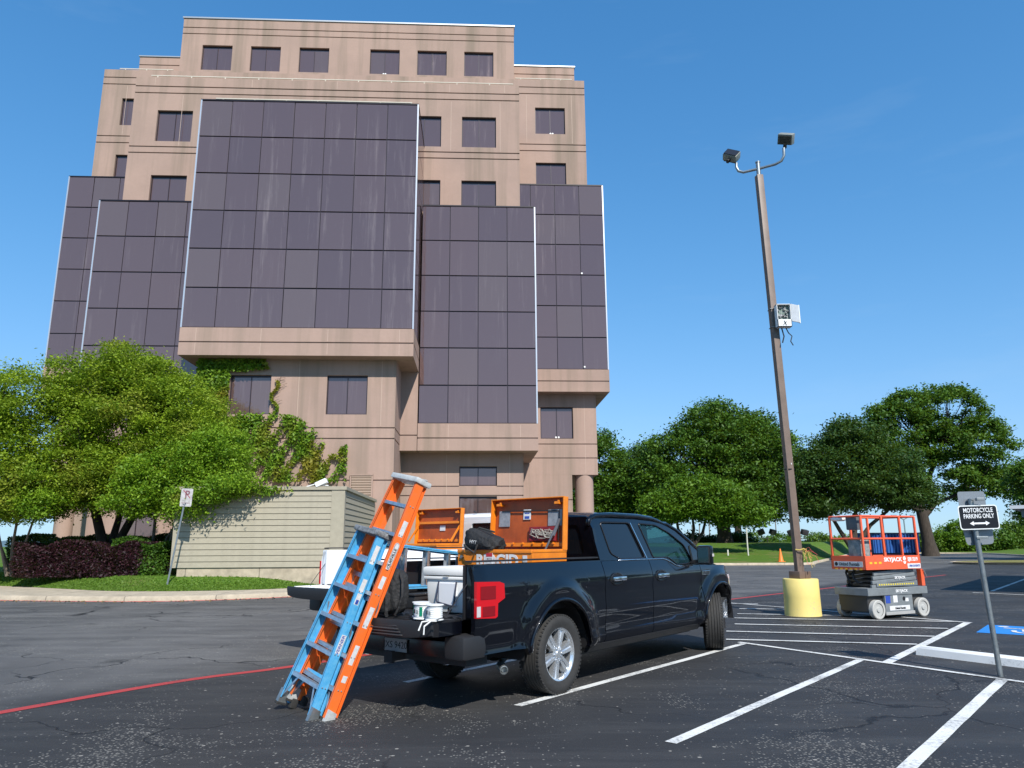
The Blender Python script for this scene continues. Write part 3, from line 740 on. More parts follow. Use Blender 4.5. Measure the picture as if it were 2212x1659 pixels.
def rounded(pts, r=.04, n=3):
    out = []; N = len(pts)
    for i in range(N):
        p = Vector(pts[i]); a = (Vector(pts[i - 1]) - p); b = (Vector(pts[(i + 1) % N]) - p)
        ra = min(r, a.length * .45, b.length * .45); a.normalize(); b.normalize()
        for k in range(n + 1):
            t = k / n; out.append(tuple((p + a * ra) * (1 - t) ** 2 + 2 * p * t * (1 - t) + (p + b * ra) * t * t))
    return out
def shrink(pts, d):
    c = Vector((sum(p[0] for p in pts) / len(pts), sum(p[1] for p in pts) / len(pts)))
    return [tuple(Vector(p) + (c - Vector(p)).normalized() * d) for p in pts]

M_BLACKCAR = mat('black_car_paint', (.0022, .0028, .0055), .3, 0, .12, coat=1)
M_WHITECAR = mat('white_car_paint', (.80, .81, .82), .25, 0, .5, coat=.6)
M_TRIMBLK = mat('gloss_black_trim', (.012, .012, .014), .25)
M_LINER = mat('bed_liner', (.014, .014, .016), .38, bump=.25, bscale=220)
M_PRIV = mat('privacy_glass', (.006, .008, .012), .04, spec=.7)
def glass_light():
    m = bpy.data.materials.new('cab_glass'); m.use_nodes = True; n, l = nodes(m); b = n['Principled BSDF']; o = n['Material Output']
    b.inputs['Base Color'].default_value = (.02, .05, .06, 1); b.inputs['Roughness'].default_value = .03; b.inputs['Specular IOR Level'].default_value = .7
    t = n.new('ShaderNodeBsdfTransparent'); t.inputs[0].default_value = (.55, .80, .80, 1); x = n.new('ShaderNodeMixShader'); x.inputs[0].default_value = .62
    l.new(b.outputs[0], x.inputs[1]); l.new(t.outputs[0], x.inputs[2]); l.new(x.outputs[0], o.inputs[0]); return m
M_CABGLASS = glass_light()
M_RED_LENS = mat('red_lens', (.55, .006, .012), .12, coat=1)
M_RED_LENS2 = mat('dark_red_lens', (.22, .004, .008), .15, coat=1)
M_CLEAR = mat('clear_lens', (.55, .50, .50), .12, coat=1)
M_RIM = mat('polished_alloy', (.78, .80, .82), .25, .8)
M_INT = mat('cab_interior', (.03, .03, .033), .8)

# shared wheel meshes (axle along y, outer face at -y for the right side)
def wheel_meshes():
    Rw, Rr, wd = .402, .268, .275
    bm = B(); prof = [(Rr, -.095), (Rr + .012, -.118), (Rr + .05, -.133), (Rw - .05, -.137), (Rw - .018, -.122), (Rw - .004, -.105)]
    for g in (-.075, -.035, .005, .045, .08):
        prof += [(Rw, g - .012), (Rw - .011, g - .009), (Rw - .011, g - .003), (Rw, g)]
    prof += [(Rw - .004, .105), (Rw - .018, .122), (Rw - .05, .137), (Rr + .05, .133), (Rr, .118), (Rr, -.095)]
    lathe(bm, prof, 60)
    # tread blocks: shallow cross notches on the shoulders
    for k in range(60):
        a = 2 * math.pi * (k + .5) / 60
        for s in (-1, 1):
            box(bm, Rw - .016, Rw + .0015, s * .112 - .012, s * .112 + .012, -.011, .011, M=Matrix.Rotation(a, 4, 'Z') @ Matrix(((1, 0, 0, 0), (0, 0, -1, 0), (0, 1, 0, 0), (0, 0, 0, 1))))
    rot = Matrix.Rotation(R(90), 4, 'X'); bm.transform(rot)
    bmesh.ops.recalc_face_normals(bm, faces=bm.faces[:])
    ty = bpy.data.meshes.new('tyre'); bm.to_mesh(ty); bm.free(); ty.materials.append(M_RUBBER); ty.shade_smooth(); ty.set_sharp_from_angle(angle=R(32))
    bm = B()
    lathe(bm, [(Rr - .004, .10), (Rr - .014, .095), (Rr - .02, .0), (Rr - .028, -.085), (Rr - .012, -.112), (Rr + .004, -.118), (Rr + .006, -.10)], 60)
    for k in range(6):
        a = 2 * math.pi * k / 6 + .26
        Mk = Matrix.Rotation(a, 4, 'Z')
        for s in (-1, 1):                                       # each spoke is a pair of ribs with a recess between
            o1 = [(.05, s * .010), (.07, s * .036), (.255, s * .058), (.258, s * .018)]
            v0 = [bm.verts.new(Mk @ Vector((x, y, -.088 - .018 * (x < .2) * 0 - .012 * math.sin(x * 9)))) for x, y in o1]
            v1 = [bm.verts.new(Mk @ Vector((x, y, -.035))) for x, y in o1]
            bm.faces.new(v0); bm.faces.new(v1)
            for i in range(4): bm.faces.new((v0[i], v0[(i + 1) % 4], v1[(i + 1) % 4], v1[i]))
        quad(bm, [Mk @ Vector(p) for p in ((.06, -.012, -.072), (.255, -.02, -.082), (.255, .02, -.082), (.06, .012, -.072))])
    lathe(bm, [(0, -.104), (.036, -.104), (.042, -.098), (.045, -.088), (.085, -.084), (.09, -.03)], 24)
    for k in range(6):
        a = 2 * math.pi * k / 6
        lathe(bm, [(0, -.108), (.009, -.108), (.011, -.085)], 8, Matrix.Translation((.064 * math.cos(a), .064 * math.sin(a), 0)))
    bm.transform(Matrix.Rotation(R(-90), 4, 'X') @ Matrix.Scale(-1, 4, (0, 0, 1)) if False else Matrix.Rotation(R(90), 4, 'X') @ Matrix.Scale(-1, 4, (0, 0, 1)))
    bmesh.ops.recalc_face_normals(bm, faces=bm.faces[:])
    ri = bpy.data.meshes.new('rim'); bm.to_mesh(ri); bm.free(); ri.materials.append(M_RIM); ri.shade_smooth(); ri.set_sharp_from_angle(angle=R(28))
    bm = B(); lathe(bm, [(0, -.01), (.17, -.01), (.175, .0), (.17, .012), (0, .012)], 32); bm.transform(Matrix.Rotation(R(90), 4, 'X'))
    dk = bpy.data.meshes.new('brake_disc'); bm.to_mesh(dk); bm.free(); dk.materials.append(mat('brake_steel', (.13, .12, .11), .5, .7))
    return ty, ri, dk
TYRE, RIM, DISC = wheel_meshes()

def make_truck(name, label, paint, loc, yaw, scale=1.0, chrome=True, interior=True):
    t = empty(name, loc, yaw, label, 'pickup truck'); t.scale = (scale,) * 3
    belt = lambda X: 1.335
    def beltf(X):                                   # front door sill drops towards the mirror
        return 1.335 - .105 * smoothstep(2.52, 2.86, X)
    def fend_top(X): return 1.232 - .03 * (X - 3.55) - .16 * smoothstep(4.35, 4.95, X)
    def bed_bot(X):
        if X < -.60: return .53 + .0 * X
        if X > .55: return .42
        return .46
    for s in (1, -1):
        obj('bed_side', body_panel(-1.345, .925, bed_bot, lambda X: 1.338, s, 18), paint, t, smooth=35)
        d1 = obj('door', body_panel(.937, 2.085, lambda X: .42 + .0 * X, belt, s), paint, t, smooth=35)
        d2 = obj('door', body_panel(2.097, 3.535, lambda X: .42, beltf, s), paint, t, smooth=35)
        obj('fender', body_panel(3.547, 4.93, lambda X: .42 if X < 4.5 else .52, fend_top, s), paint, t, smooth=35)
        # rail cap and inner bed wall
        bm = B(); pr = [(.868, 1.335), (.866, 1.346), (.850, 1.352), (.77, 1.352), (.755, 1.340), (.755, 1.31)]
        prism(bm, [(-s * a, b) for a, b in pr], 'x', -1.34, .925); obj('bed_rail', bm, paint, t, smooth=40)
        bm = B(); prism(bm, [(-s * a, b) for a, b in ((.845, 1.371), (.845, 1.385), (.768, 1.388), (.755, 1.372))], 'x', -1.34, .92); obj('rail_cap', bm, M_BLACKP, t, smooth=40)
        # handles
        for dd, x0 in ((d1, 1.05), (d2, 2.17)):
            zc = 1.125
            bm = B(); y = ysurf(x0, zc) + .001
            lathe(bm, [(0, -.004), (.055, -.002), (.075, .004), (.078, .0)], 20, Matrix.Translation((x0 + .15, -s * (y), zc)) @ Matrix.Diagonal((2.1, 1, 1, 1)) @ Matrix.Rotation(R(90 * s), 4, 'X'))
            obj('handle_recess', bm, M_TRIMBLK, dd, smooth=True)
            bm = B(); box(bm, x0, x0 + .30, -s * (y + .034) - .014, -s * (y + .034) + .014, zc - .024, zc + .028, .012)
            box(bm, x0 + .01, x0 + .05, min(-s * y, -s * (y + .03)), max(-s * y, -s * (y + .03)), zc - .02, zc + .02); box(bm, x0 + .25, x0 + .29, min(-s * y, -s * (y + .03)), max(-s * y, -s * (y + .03)), zc - .02, zc + .02)
            obj('handle', bm, M_CHROME if chrome else M_TRIMBLK, dd, smooth=40)
        # belt chrome strip
        bm = B(); q = [(1.33, 1.338), (1.9, 1.338), (2.50, 1.336), (2.62, 1.31), (2.80, 1.243), (2.9, 1.228), (3.30, 1.226)]
        tube(bm, [(x, -s * (ysurf(x, z) + .004), z) for x, z in q], .009, 6); obj('belt_moulding', bm, M_CHROME if chrome else M_TRIMBLK, t, smooth=True)
        # greenhouse
        Yc = lambda z: .866 - max(0, z - 1.33) * .262 - .10 * max(0, z - 1.80) * 2
        outer = [(.93, 1.34), (.915, 1.55), (.90, 1.75), (.925, 1.845), (.99, 1.888), (1.2, 1.902), (2.2, 1.902), (2.62, 1.868), (2.88, 1.815), (3.12, 1.735), (3.45, 1.575), (3.78, 1.38), (3.86, 1.31), (3.60, 1.24), (3.4, 1.222), (2.88, 1.226), (2.72, 1.27), (2.56, 1.33)]
        w1 = rounded([(1.13, 1.795), (1.835, 1.80), (2.035, 1.352), (1.40, 1.352), (1.20, 1.42)], .05)
        w2_ = rounded([(2.08, 1.795), (2.55, 1.78), (2.90, 1.675), (3.24, 1.515), (3.40, 1.262), (2.93, 1.245), (2.66, 1.352), (2.245, 1.352)], .04)
        f3 = lambda p: (p[0], -s * (Yc(p[1])), p[1])
        obj('cab_side', plate(outer, [w1, w2_], f3, (0, s, 0), .04), paint, t, smooth=30)
        bm = B(); 
        for wv in (w1, w2_):
            tube(bm, [(p[0], -s * (Yc(p[1]) + .001), p[1]) for p in wv + [wv[0]]], .011, 5, False)
        obj('window_seal', bm, M_TRIMBLK, t, smooth=True)
        g1 = lambda p: (p[0], -s * (Yc(p[1]) - .014), p[1])
        obj('window', plate(w1, [], g1, (0, s, 0), .005), M_PRIV, t); obj('window', plate(w2_, [], g1, (0, s, 0), .005), M_CABGLASS, t)
        bm = B(); tube(bm, [(1.86, -s * (Yc(1.8) + .004), 1.80), (2.055, -s * (Yc(1.35) + .006), 1.35)], .009, 5); obj('pillar_moulding', bm, M_CHROME if chrome else M_TRIMBLK, t)
        bm = B(); box(bm, 3.355, 3.40, -s * .885 - .006, -s * .885 + .006, 1.25, 1.52, 0, Matrix.Translation((3.38, 0, 1.25)) @ Matrix.Rotation(R(-22), 4, 'Y') @ Matrix.Translation((-3.38, 0, -1.25))); obj('mirror_sail', bm, M_TRIMBLK, t)
        # door mirror
        mr = obj('door_mirror', box(B(), -.05, .05, -.11, .11, -.135, .135, .035), paint if chrome else M_BLACKP, t, smooth=50)
        mr.location = (3.36, -s * 1.09, 1.37); mr.rotation_euler = (0, 0, R(-6 * s))
        bm = B(); box(bm, -.056, -.046, -.10, .10, -.12, .12, .006); obj('mirror_frame', bm, M_BLACKP, mr, smooth=40)
        bm = B(); box(bm, -.060, -.056, -.085, .085, -.105, .105); obj('mirror_glass', bm, M_CHROME, mr)
        bm = B(); box(bm, .0, .045, -s * .111 - .004, -s * .111 + .004, -.02, .02, .003); obj('turn_signal', bm, M_CLEAR, mr)
        bm = B(); bar(bm, (3.39, -s * .86, 1.27), (3.39, -s * 1.02, 1.29), .10, .05, bev=.01); obj('mirror_arm', bm, M_BLACKP, t, smooth=40)
        # tail lamp wraps the rear corner
        lo = [(-1.352, 1.195), (-1.03, 1.185), (-.965, 1.165), (-.955, 1.03), (-1.055, .985), (-1.06, .865), (-1.09, .85), (-1.352, .865)]
        yo = lambda p: (p[0], -s * (.942 + .05 * (p[0] + .96)), p[1])
        tl = obj('tail_lamp', plate(lo, [], yo, (0, s, 0), .03), M_RED_LENS, t, smooth=30)
        
        for (a, b, c, d, m_) in ((-1.30, -1.09, 1.03, 1.15, M_RED_LENS2), (-1.27, -1.10, .875, .965, M_RED_LENS2), (-1.35, -1.30, .875, .97, M_CLEAR)):
            bm = plate([(a, c), (b, c), (b, d), (a, d)], [], lambda p: (p[0], -s * (.9465 + .05 * (p[0] + .96)), p[1]), (0, s, 0), .003); obj('lamp_lens', bm, m_, tl)
        # wheel arch liner
        for cx in (0, 4.14):
            bm = B(); n = 18; ra = .565
            o1 = [bm.verts.new((cx + ra * 1.02 * math.cos(R(180) * k / n), -s * .88, .40 + ra * math.sin(R(180) * k / n))) for k in range(n + 1)]
            o2 = [bm.verts.new((cx + ra * 1.02 * math.cos(R(180) * k / n), -s * .45, .40 + ra * math.sin(R(180) * k / n))) for k in range(n + 1)]
            for k in range(n): bm.faces.new((o1[k], o1[k + 1], o2[k + 1], o2[k]))
            bm.faces.new(o2); obj('wheel_arch_liner', bm, M_BLACKP, t)
            bm = B(); tube(bm, [(cx + .562 * 1.02 * math.cos(a), -s * (ysurf(cx + .56 * math.cos(a), .4 + .56 * math.sin(a)) + .004), .40 + .562 * math.sin(a)) for a in [R(8 + 164 * k / 20) for k in range(21)]], .020, 6); obj('arch_moulding', bm, paint, t, smooth=True)
            wh = empty('wheel', (cx, -s * .795, .402), 0, parent=t)
            steer = R(27) if cx > 1 else 0
            wh.rotation_euler = (0, 0, steer + (0 if s > 0 else math.pi))
            ty_ = inst('tyre', TYRE, wh); inst('rim', RIM, wh); inst('brake_disc', DISC, wh)
            spin = R(8 if cx < 1 else 20)
        # running strip along the sills
        bm = B(); prism(bm, [(-s * .80, .34), (-s * .845, .345), (-s * .89, .40), (-s * .90, .425), (-s * .84, .425)], 'x', .62, 3.50); obj('sill', bm, M_BLACKP, t, smooth=40)
        bm = B(); box(bm, 4.62, 4.88, -s * .68 - .12, -s * .68 + .12, .82, 1.06, .04); obj('headlight', bm, M_CLEAR, t, smooth=40)
    # underbody
    bm = B(); box(bm, .6, 3.55, -.70, .70, .30, .5); box(bm, -1.35, .6, -.42, .42, .48, .62); box(bm, 3.5, 4.8, -.45, .45, .36, .7); box(bm, -1.3, -1.0, -.75, .75, .42, .6); obj('chassis', bm, M_BLACKP, t)
    bm = B(); tube(bm, [(0, -.7, .40), (0, .7, .40)], .06, 10); lathe(bm, [(0, -.16), (.12, -.12), (.15, 0), (.12, .12), (0, .16)], 16, Matrix.Translation((0, 0, .40)) @ Matrix.Rotation(R(90), 4, 'Y')); obj('rear_axle', bm, M_BLACKP, t, smooth=50)
    # roof, screens
    bm = B(); nx, ny = 18, 12; gr = []
    rz = [(.90, 1.80), (.915, 1.865), (.96, 1.900), (1.05, 1.925), (1.4, 1.945), (2.1, 1.942), (2.5, 1.918), (2.72, 1.878), (2.80, 1.855)]
    for x, z in rz:
        gr.append([bm.verts.new((x, -.735 + 1.47 * j / ny, z - .055 * abs(-1 + 2 * j / ny) ** 3.2 - (.0 if abs(-1 + 2 * j / ny) < .99 else .0))) for j in range(ny + 1)])
    for i in range(len(gr) - 1):
        for j in range(ny): bm.faces.new((gr[i][j], gr[i + 1][j], gr[i + 1][j + 1], gr[i][j + 1]))
    obj('roof', bm, paint, t, smooth=40)
    bm = B(); tube(bm, [(1.0, -.10, 1.93), (.94, -.10, 1.955)], .012, 6); obj('roof_aerial', bm, M_BLACKP, t)
    for s in (1, -1):                                # roof drip rails close the roof edge to the cab side
        bm = B(); tube(bm, [(x, -s * .722, z - .052) for x, z in rz] + [(2.88, -s * .735, 1.80), (3.12, -s * .755, 1.725), (3.45, -s * .80, 1.565), (3.82, -s * .85, 1.35)], .030, 8); obj('roof_rail', bm, paint, t, smooth=True)
    def grid(name, rows, m, par=t, k=8, bulge=0):
        bm = B(); g = []
        for (x, z, hw, bx_) in rows: g.append([bm.verts.new((x - bx_ * (2 * j / k - 1) ** 2, -hw + 2 * hw * j / k, z)) for j in range(k + 1)])
        for i in range(len(g) - 1):
            for j in range(k): bm.faces.new((g[i][j], g[i + 1][j], g[i + 1][j + 1], g[i][j + 1]))
        return obj(name, bm, m, par, smooth=50)
    grid('windscreen', [(2.79, 1.852, .70, .02), (3.15, 1.715, .735, .05), (3.5, 1.54, .77, .08), (3.84, 1.33, .80, .10)], M_CABGLASS)
    # cab back with rear window opening
    co = [(-.80, 1.0), (.80, 1.0), (.84, 1.35), (.78, 1.72), (.70, 1.86), (-.70, 1.86), (-.78, 1.72), (-.84, 1.35)]
    rw = rounded([(-.64, 1.42), (.64, 1.42), (.58, 1.76), (-.58, 1.76)], .05)
    if not chrome: rw = rounded([(-.64, 1.42), (-.06, 1.42), (-.08, 1.76), (-.58, 1.76)], .05)
    obj('cab_back', plate(co, [rw], lambda p: (.935 - .035 * smoothstep(1.4, 1.8, p[1]), p[0], p[1]), (1, 0, 0), .05), paint, t)
    obj('rear_window', plate(rw, [], lambda p: (.955 - .035 * smoothstep(1.4, 1.8, p[1]), p[0], p[1]), (1, 0, 0), .006), M_PRIV, t)
    # bonnet
    bm = B(); g = []
    for x, z in ((3.70, 1.33), (3.86, 1.328), (4.1, 1.318), (4.4, 1.29), (4.62, 1.245), (4.78, 1.18), (4.85, 1.11)):
        hw = .80 - .10 * smoothstep(4.3, 4.9, x); row = []
        for j in range(15):
            y = -1 + 2 * j / 14; row.append(bm.verts.new((x - .06 * y * y, y * hw * 1.045, z - .085 * abs(y) ** 5 + .020 * (1 if .45 < abs(y) < .8 else 0))))
        g.append(row)
    for i in range(len(g) - 1):
        for j in range(14): bm.faces.new((g[i][j], g[i + 1][j], g[i + 1][j + 1], g[i][j + 1]))
    obj('bonnet', bm, paint, t, smooth=60)
    bm = B(); box(bm, 4.72, 4.86, -.62, .62, .72, 1.10, .03); obj('grille', bm, M_CHROME if chrome else M_BLACKP, t, smooth=40)
    bm = B(); pr = [(4.50, .88), (4.62, .74), (4.90, .55), (4.98, .0), (4.90, -.55), (4.62, -.74), (4.50, -.88), (4.45, -.7), (4.45, .7)]
    prism(bm, pr, 'z', .42, .72); obj('front_bumper', bm, M_CHROME if chrome else M_BLACKP, t, smooth=30)
    bm = B(); prism(bm, [(p[0] - .04, p[1] * .97) for p in pr], 'z', .27, .419); obj('air_dam', bm, M_BLACKP, t)
    # bed: floor with ribs, walls, wheel housings, headboard
    bm = B(); x = -1.36; pts = []
    bm2 = []
    for k in range(15):
        y0 = -.745 + k * .1
        bm2 += [(y0, .852), (y0 + .02, .866), (y0 + .065, .866), (y0 + .085, .852)]
    prof = [(-.76, .84)] + [(-.76, .852)] + bm2 + [(.76, .852), (.76, .84)]
    prism(bm, prof, 'x', -1.36, .93); obj('bed_floor', bm, M_LINER, t)
    bm = B()
    for s in (1, -1):
        box(bm, -1.36, .93, -s * .765 - .012, -s * .765 + .012, .85, 1.345)
        box(bm, -.42, .42, min(-s * .76, -s * .56), max(-s * .76, -s * .56), .86, 1.06, .03)
        for k in range(9): box(bm, -1.2 + k * .24, -1.17 + k * .24, -s * .75 - .006, -s * .75 + .006, .9, 1.3)
    box(bm, .895, .925, -.75, .75, .85, 1.33); obj('bed_wall', bm, M_LINER if chrome else paint, t)
    # tailgate, lowered flat: hinge at the floor, outer skin below
    tg = empty('tailgate', (-1.40, 0, .85), 0, parent=t)
    tw_ = .775
    if not chrome: tg.scale = (1.45, 1.12, 1.0)
    edge = [(.03, -tw_ + .02), (-.08, -tw_), (-.30, -tw_), (-.345, -tw_ + .03), (-.36, -.35), (-.365, 0), (-.36, .35), (-.345, tw_ - .03), (-.30, tw_), (-.08, tw_), (.03, tw_ - .02)]
    bm = B(); prism(bm, edge, 'z', -.125, -.012); obj('gate_panel', bm, paint, tg, smooth=30)
    bm = B(); prism(bm, [(x * .97 - .004, y * .975) for x, y in edge], 'z', -.011, .0)
    for k in range(12): box(bm, -.31, -.0, -.715 + k * .13 - .016, -.715 + k * .13 + .016, .0, .008)
    obj('gate_liner', bm, M_LINER if chrome else paint, tg)
    bm = B()
    lipv = [(-.355, -.155), (-.41, -.145), (-.435, -.03), (-.425, .012), (-.36, .006)]
    g = []
    for j in range(13):
        y = -tw_ + .02 + (2 * tw_ - .04) * j / 12; k_ = 1 - abs(y / tw_) ** 4
        g.append([bm.verts.new((-.34 + (p[0] + .34) * (.35 + .65 * k_), y, p[1] * (.72 + .28 * k_) if p[1] < -.1 else p[1])) for p in lipv])
    for j in range(12):
        for i in range(5): bm.faces.new((g[j][i], g[j][(i + 1) % 5], g[j + 1][(i + 1) % 5], g[j + 1][i]))
    bm.faces.new(g[0]); bm.faces.new(g[-1][::-1]); obj('gate_spoiler', bm, M_BLACKP, tg, smooth=35)
    if chrome:
        stp = []
        for k in range(4):
            bm = B(); box(bm, -.438 + abs(k - 2) * .006, -.40, -.42 + .02 * k, .42 - .02 * k, -.128 + k * .027, -.117 + k * .027, .003); obj('step_rib', bm, mat('step_plastic', (.05, .048, .05), .5), tg)
    bm = B(); box(bm, -.24, -.12, -.09, .09, -.137, -.126, .004); obj('gate_handle', bm, M_BLACKP, tg)
    for s in (1, -1):
        bm = B(); tube(bm, [(-1.33, -s * .79, 1.18), (-1.62, -s * .76, .87)], .005, 5); obj('gate_cable', bm, M_BLACKP, t)
        bm = B(); box(bm, -1.345, -1.325, min(-s * .76, -s * .865), max(-s * .76, -s * .865), .86, 1.335, .004); obj('bed_post', bm, paint, t, smooth=30)
    # rear bumper with dark end caps, number plate, tow hitch, exhaust
    bm = B()
    g = []
    for j in range(17):
        y = -.90 + 1.8 * j / 16; x = -1.36 - .12 * (1 - abs(y / .9) ** 5)
        g.append([bm.verts.new((x + dx_, y, z)) for dx_, z in ((.10, .66), (0, .65), (-.012, .58), (0, .51), (.10, .50))])
    for j in range(16):
        for i in range(4): bm.faces.new((g[j][i], g[j][i + 1], g[j + 1][i + 1], g[j + 1][i]))
    obj('rear_bumper', bm, M_TRIMBLK if chrome else M_CHROME, t, smooth=50)
    for s in (1, -1):
        bm = B(); box(bm, -1.52, -1.19, min(-s * .66, -s * .915), max(-s * .66, -s * .915), .50, .715, .045); obj('bumper_cap', bm, M_BLACKP, t, smooth=50)
    bm = B(); box(bm, -1.505, -1.496, -.155, .155, .52, .64); np_ = obj('number_plate', bm, mat('plate_grey', (.32, .33, .34), .4), t)
    text_obj('plate_lettering', 'JXS 9420' if chrome else 'BKT 4471', .09, M_DARK, np_, frame_M((-1.506, 0, .58), (0, -1, 0), (0, 0, 1)), .002) if chrome else None
    bm = B(); box(bm, -1.58, -1.40, -.04, .04, .44, .52); box(bm, -1.60, -1.56, -.055, .055, .425, .535); obj('tow_hitch', bm, M_BLACKP, t)
    bm = B(); lathe(bm, [(.040, -.16), (.042, 0), (.036, .002), (.034, -.16)], 20, Matrix.Translation((-.80, -.80, .33)) @ Matrix.Rotation(R(55), 4, 'Z') @ Matrix.Rotation(R(-98), 4, 'Y')); 
    tube(bm, [(-.76, -.76, .335), (-.6, -.6, .37), (-.3, -.5, .45)], .032, 8); obj('exhaust_pipe', bm, M_METAL, t, smooth=50)
    if interior:
        for x in (1.55, 2.65):
            for y in (-.38, .38):
                bm = B(); box(bm, x - .1, x + .40, y - .25, y + .25, .80, .98, .06); box(bm, x - .22, x - .04, y - .25, y + .25, .9, 1.50, .06, Matrix.Translation((x, 0, .9)) @ Matrix.Rotation(R(-12), 4, 'Y') @ Matrix.Translation((-x, 0, -.9))); box(bm, x - .31, x - .21, y - .12, y + .12, 1.55, 1.72, .035)
                obj('seat', bm, M_INT, t, smooth=40)
        bm = B(); box(bm, 3.3, 3.75, -.78, .78, .9, 1.26, .08); obj('dashboard', bm, M_INT, t, smooth=40)
        bm = B(); 
        sw = [(3.10 + .07 * math.sin(a), .38 + .19 * math.cos(a), 1.22 + .18 * math.sin(a)) for a in [2 * math.pi * k / 24 for k in range(25)]]
        tube(bm, sw, .014, 6, False); tube(bm, [(3.1, .38, 1.22), (3.32, .38, 1.12)], .025, 6); tube(bm, [(3.1, .20, 1.22), (3.1, .56, 1.22)], .014, 6); obj('steering_wheel', bm, M_INT, t, smooth=50)
        bm = B(); box(bm, .98, 3.6, -.80, .80, .5, .62); obj('cab_floor', bm, M_INT, t)
    return t
YAW = R(90) - .6729
TRK = Vector((-.2211, 8.8084, 0))
truck = make_truck('pickup_truck', 'glossy black crew cab pickup with lowered tailgate and an open orange chest in its bed', M_BLACKCAR, TRK, YAW)
_bd = obj('fender_badge', box(B(), -.13, .13, -.006, .006, -.03, .03, .004), M_CHROME, truck); _bd.location = (3.70, -.932, 1.115)
text_obj('badge_lettering', 'F-150', .062, M_DARK, _bd, frame_M((0, -.0065, 0), (1, 0, 0), (0, 0, 1)), .002, bold=.002, sx=1.4)
TRK2 = Vector((-1.41, 12.71, 0))
truck2 = make_truck('pickup_truck', 'white pickup parked behind the black one, tailgate lowered, beyond the leaning ladders', M_WHITECAR, TRK2, YAW, 1.08, chrome=False)
# ---------------------------------------------------------------- things carried by the trucks and leaning on them
def TW(base, X, Y, Z, sc=1):
    """truck frame (X forward, Y outboard right) to world"""
    f = Vector((math.sin(.6729), math.cos(.6729), 0)); r = Vector((math.cos(.6729), -math.sin(.6729), 0))
    return base + f * X * sc + r * Y * sc + Vector((0, 0, Z * sc))
M_ORANGE = mat('orange_enamel', (.80, .235, .012), .38, noise=.35, nscale=5, ncol=(.62, .17, .012), bump=.05, bscale=60)
M_ORANGE_SHADED = mat('orange_enamel_shaded', (.44, .085, .012), .5, noise=.4, nscale=4)  # same orange, darkened in colour to stand in for shade inside the lid
M_LABEL = mat('white_label', (.72, .72, .72), .5, noise=.25, nscale=25)
M_BLUELABEL = mat('blue_label', (.03, .07, .35), .4)
M_PLASTIC_CL = mat('clear_sleeve', (.28, .29, .31), .18, noise=.4, nscale=18)
